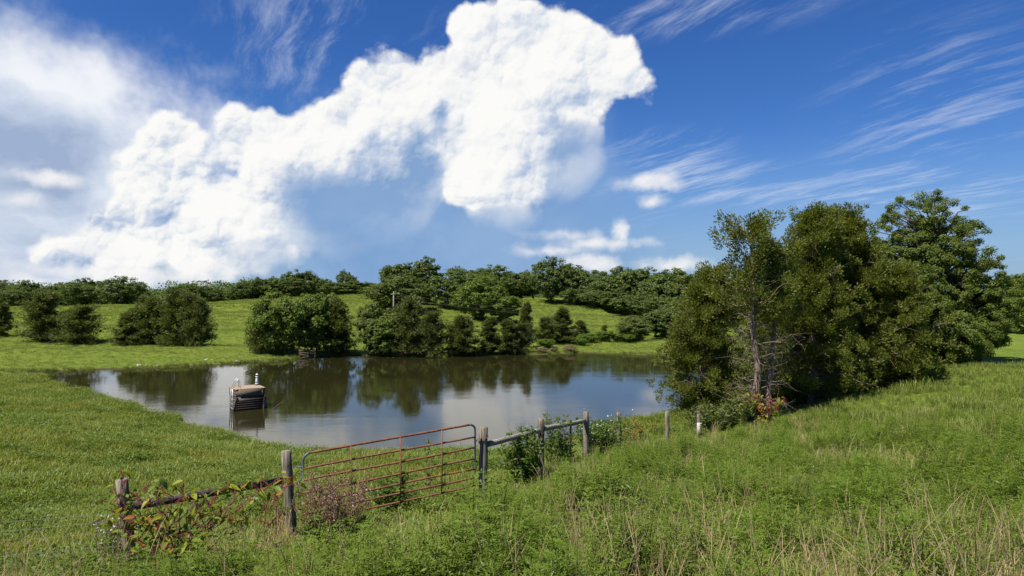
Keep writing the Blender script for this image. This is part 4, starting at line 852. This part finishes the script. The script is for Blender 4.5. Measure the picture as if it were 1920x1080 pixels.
x, y, z, r = sample(25000, 5.5, 34, 1.0, 3); ra_ = rank(x, y); k = (ra_ > .5) & (blobn(x, y, 4, 7) + .6 * np.clip((x + 3) / 6, -1, 1) + r.normal(0, .25, len(x)) > .05) & (x > -5.0 + .5 * np.sin(y * 3)) & ~((y < 9.6 + np.sin(x * 1.3)) & (x > .6) & (r.random(len(x)) < .75)); x, y, z = x[k], y[k], z[k]
sz = r.uniform(.55, 1.40, len(x)) * np.clip(.98 + .6 * blobn(x, y, 1.5, 17) + .25 * blobn(x, y, .7, 18), .3, 1.8) * np.clip(rank(x, y) / 4, .34, 1) * np.clip(1.1 - y / 60, .6, 1) * np.where(x < -2, .72, .9)
sz = sz * thin(x, y)
scatter('ragweed', 'ferny bright green ragweed filling the slope before the fence', 'weeds', rag, np.c_[x, y, z], sz, 3)
x, y, z, r = sample(3400, 6.0, 24, 1.4, 4); k = (rank(x, y) > .6) & (blobn(x, y, 3, 9) + .6 * np.clip((10 - y) / 4, -1, 1) + .4 * np.clip(x / 3, -1, 1) + r.normal(0, .3, len(x)) > .30); x, y, z = x[k], y[k], z[k]
scatter('dry_stalks', 'tan dry grass stalks standing out of the green weeds', 'grass', dry, np.c_[x, y, z], r.uniform(.6, 1.2, len(x)), 4)
M['clover'] = foliage('clover_leaves', [(.075, .120, .018), (.105, .155, .024), (.140, .185, .034)], .35, tint=.2)
def rosette(seed, n, R_, L):
    r = np.random.default_rng(seed); a = r.uniform(0, 6.28, n); q = r.random(n) ** .6 * R_; Pp = np.c_[np.cos(a) * q, np.sin(a) * q, r.uniform(.02, .16, n)]
    return MB().leaves(Pp, np.c_[np.cos(a), np.sin(a), r.uniform(0, .8, n)], rnd3(r, n) * .5 + [0, 0, .9], r.uniform(.6, 1.2, n) * L, L * .55)
clv = library('clover', [rosette(480 + k, 60, .20, .048) for k in range(4)], M['clover'])
x, y, z, r = sample(26000, 7, 60, 1.1, 8); k = (rank(x, y) < .2) & (blobn(x, y, 2.2, 21) + .5 * blobn(x, y, .8, 22) + r.normal(0, .2, len(x)) > .25); x, y, z = x[k], y[k], z[k]
scatter('pasture_weeds', 'darker leafy clover patches in the cropped pasture', 'weeds', clv, np.c_[x, y, z], r.uniform(.6, 1.5, len(x)) * (1 + np.hypot(x, y) / 60), 8)
stw = library('straw_tuft', [blades(490 + k, 16, .62, .08, .006, .8) for k in range(4)], M['straw'])
x, y, z, r = sample(9500, 6, 34, 1.2, 9); k = (rank(x, y) > .3) & (blobn(x, y, 2.6, 31) + .45 * blobn(x, y, .9, 32) + r.normal(0, .25, len(x)) > .30); x, y, z = x[k], y[k], z[k]
scatter('straw_grass', 'tan dead grass tufts lying through the green weeds', 'grass', stw, np.c_[x, y, z], r.uniform(.6, 1.15, len(x)) * thin(x, y), 9)
x, y, z, r = sample(60000, 60, 215, .9, 6, -40, 20); s_ = r.uniform(.8, 2.2, len(x)) * np.hypot(x, y) / 110
scatter('hill_grass', 'tussocky grass of the far meadow hills', 'grass', short, np.c_[x, y, z], s_, 6)
# reeds and longer grass along the waterline
r = np.random.default_rng(12); seg = r.integers(0, len(SP), 9000); t = r.random(9000)[:, None]; p = SP[seg] + (SP[(seg + 1) % len(SP)] - SP[seg]) * t + r.normal(0, .45, (9000, 2)); z = ground(p[:, 0], p[:, 1]); k = z > .03
scatter('shore_grass', 'longer grass fringing the waterline of the pond', 'grass', tall, np.c_[p[k], z[k] - .03], r.uniform(.4, 1.0, k.sum()), 5)
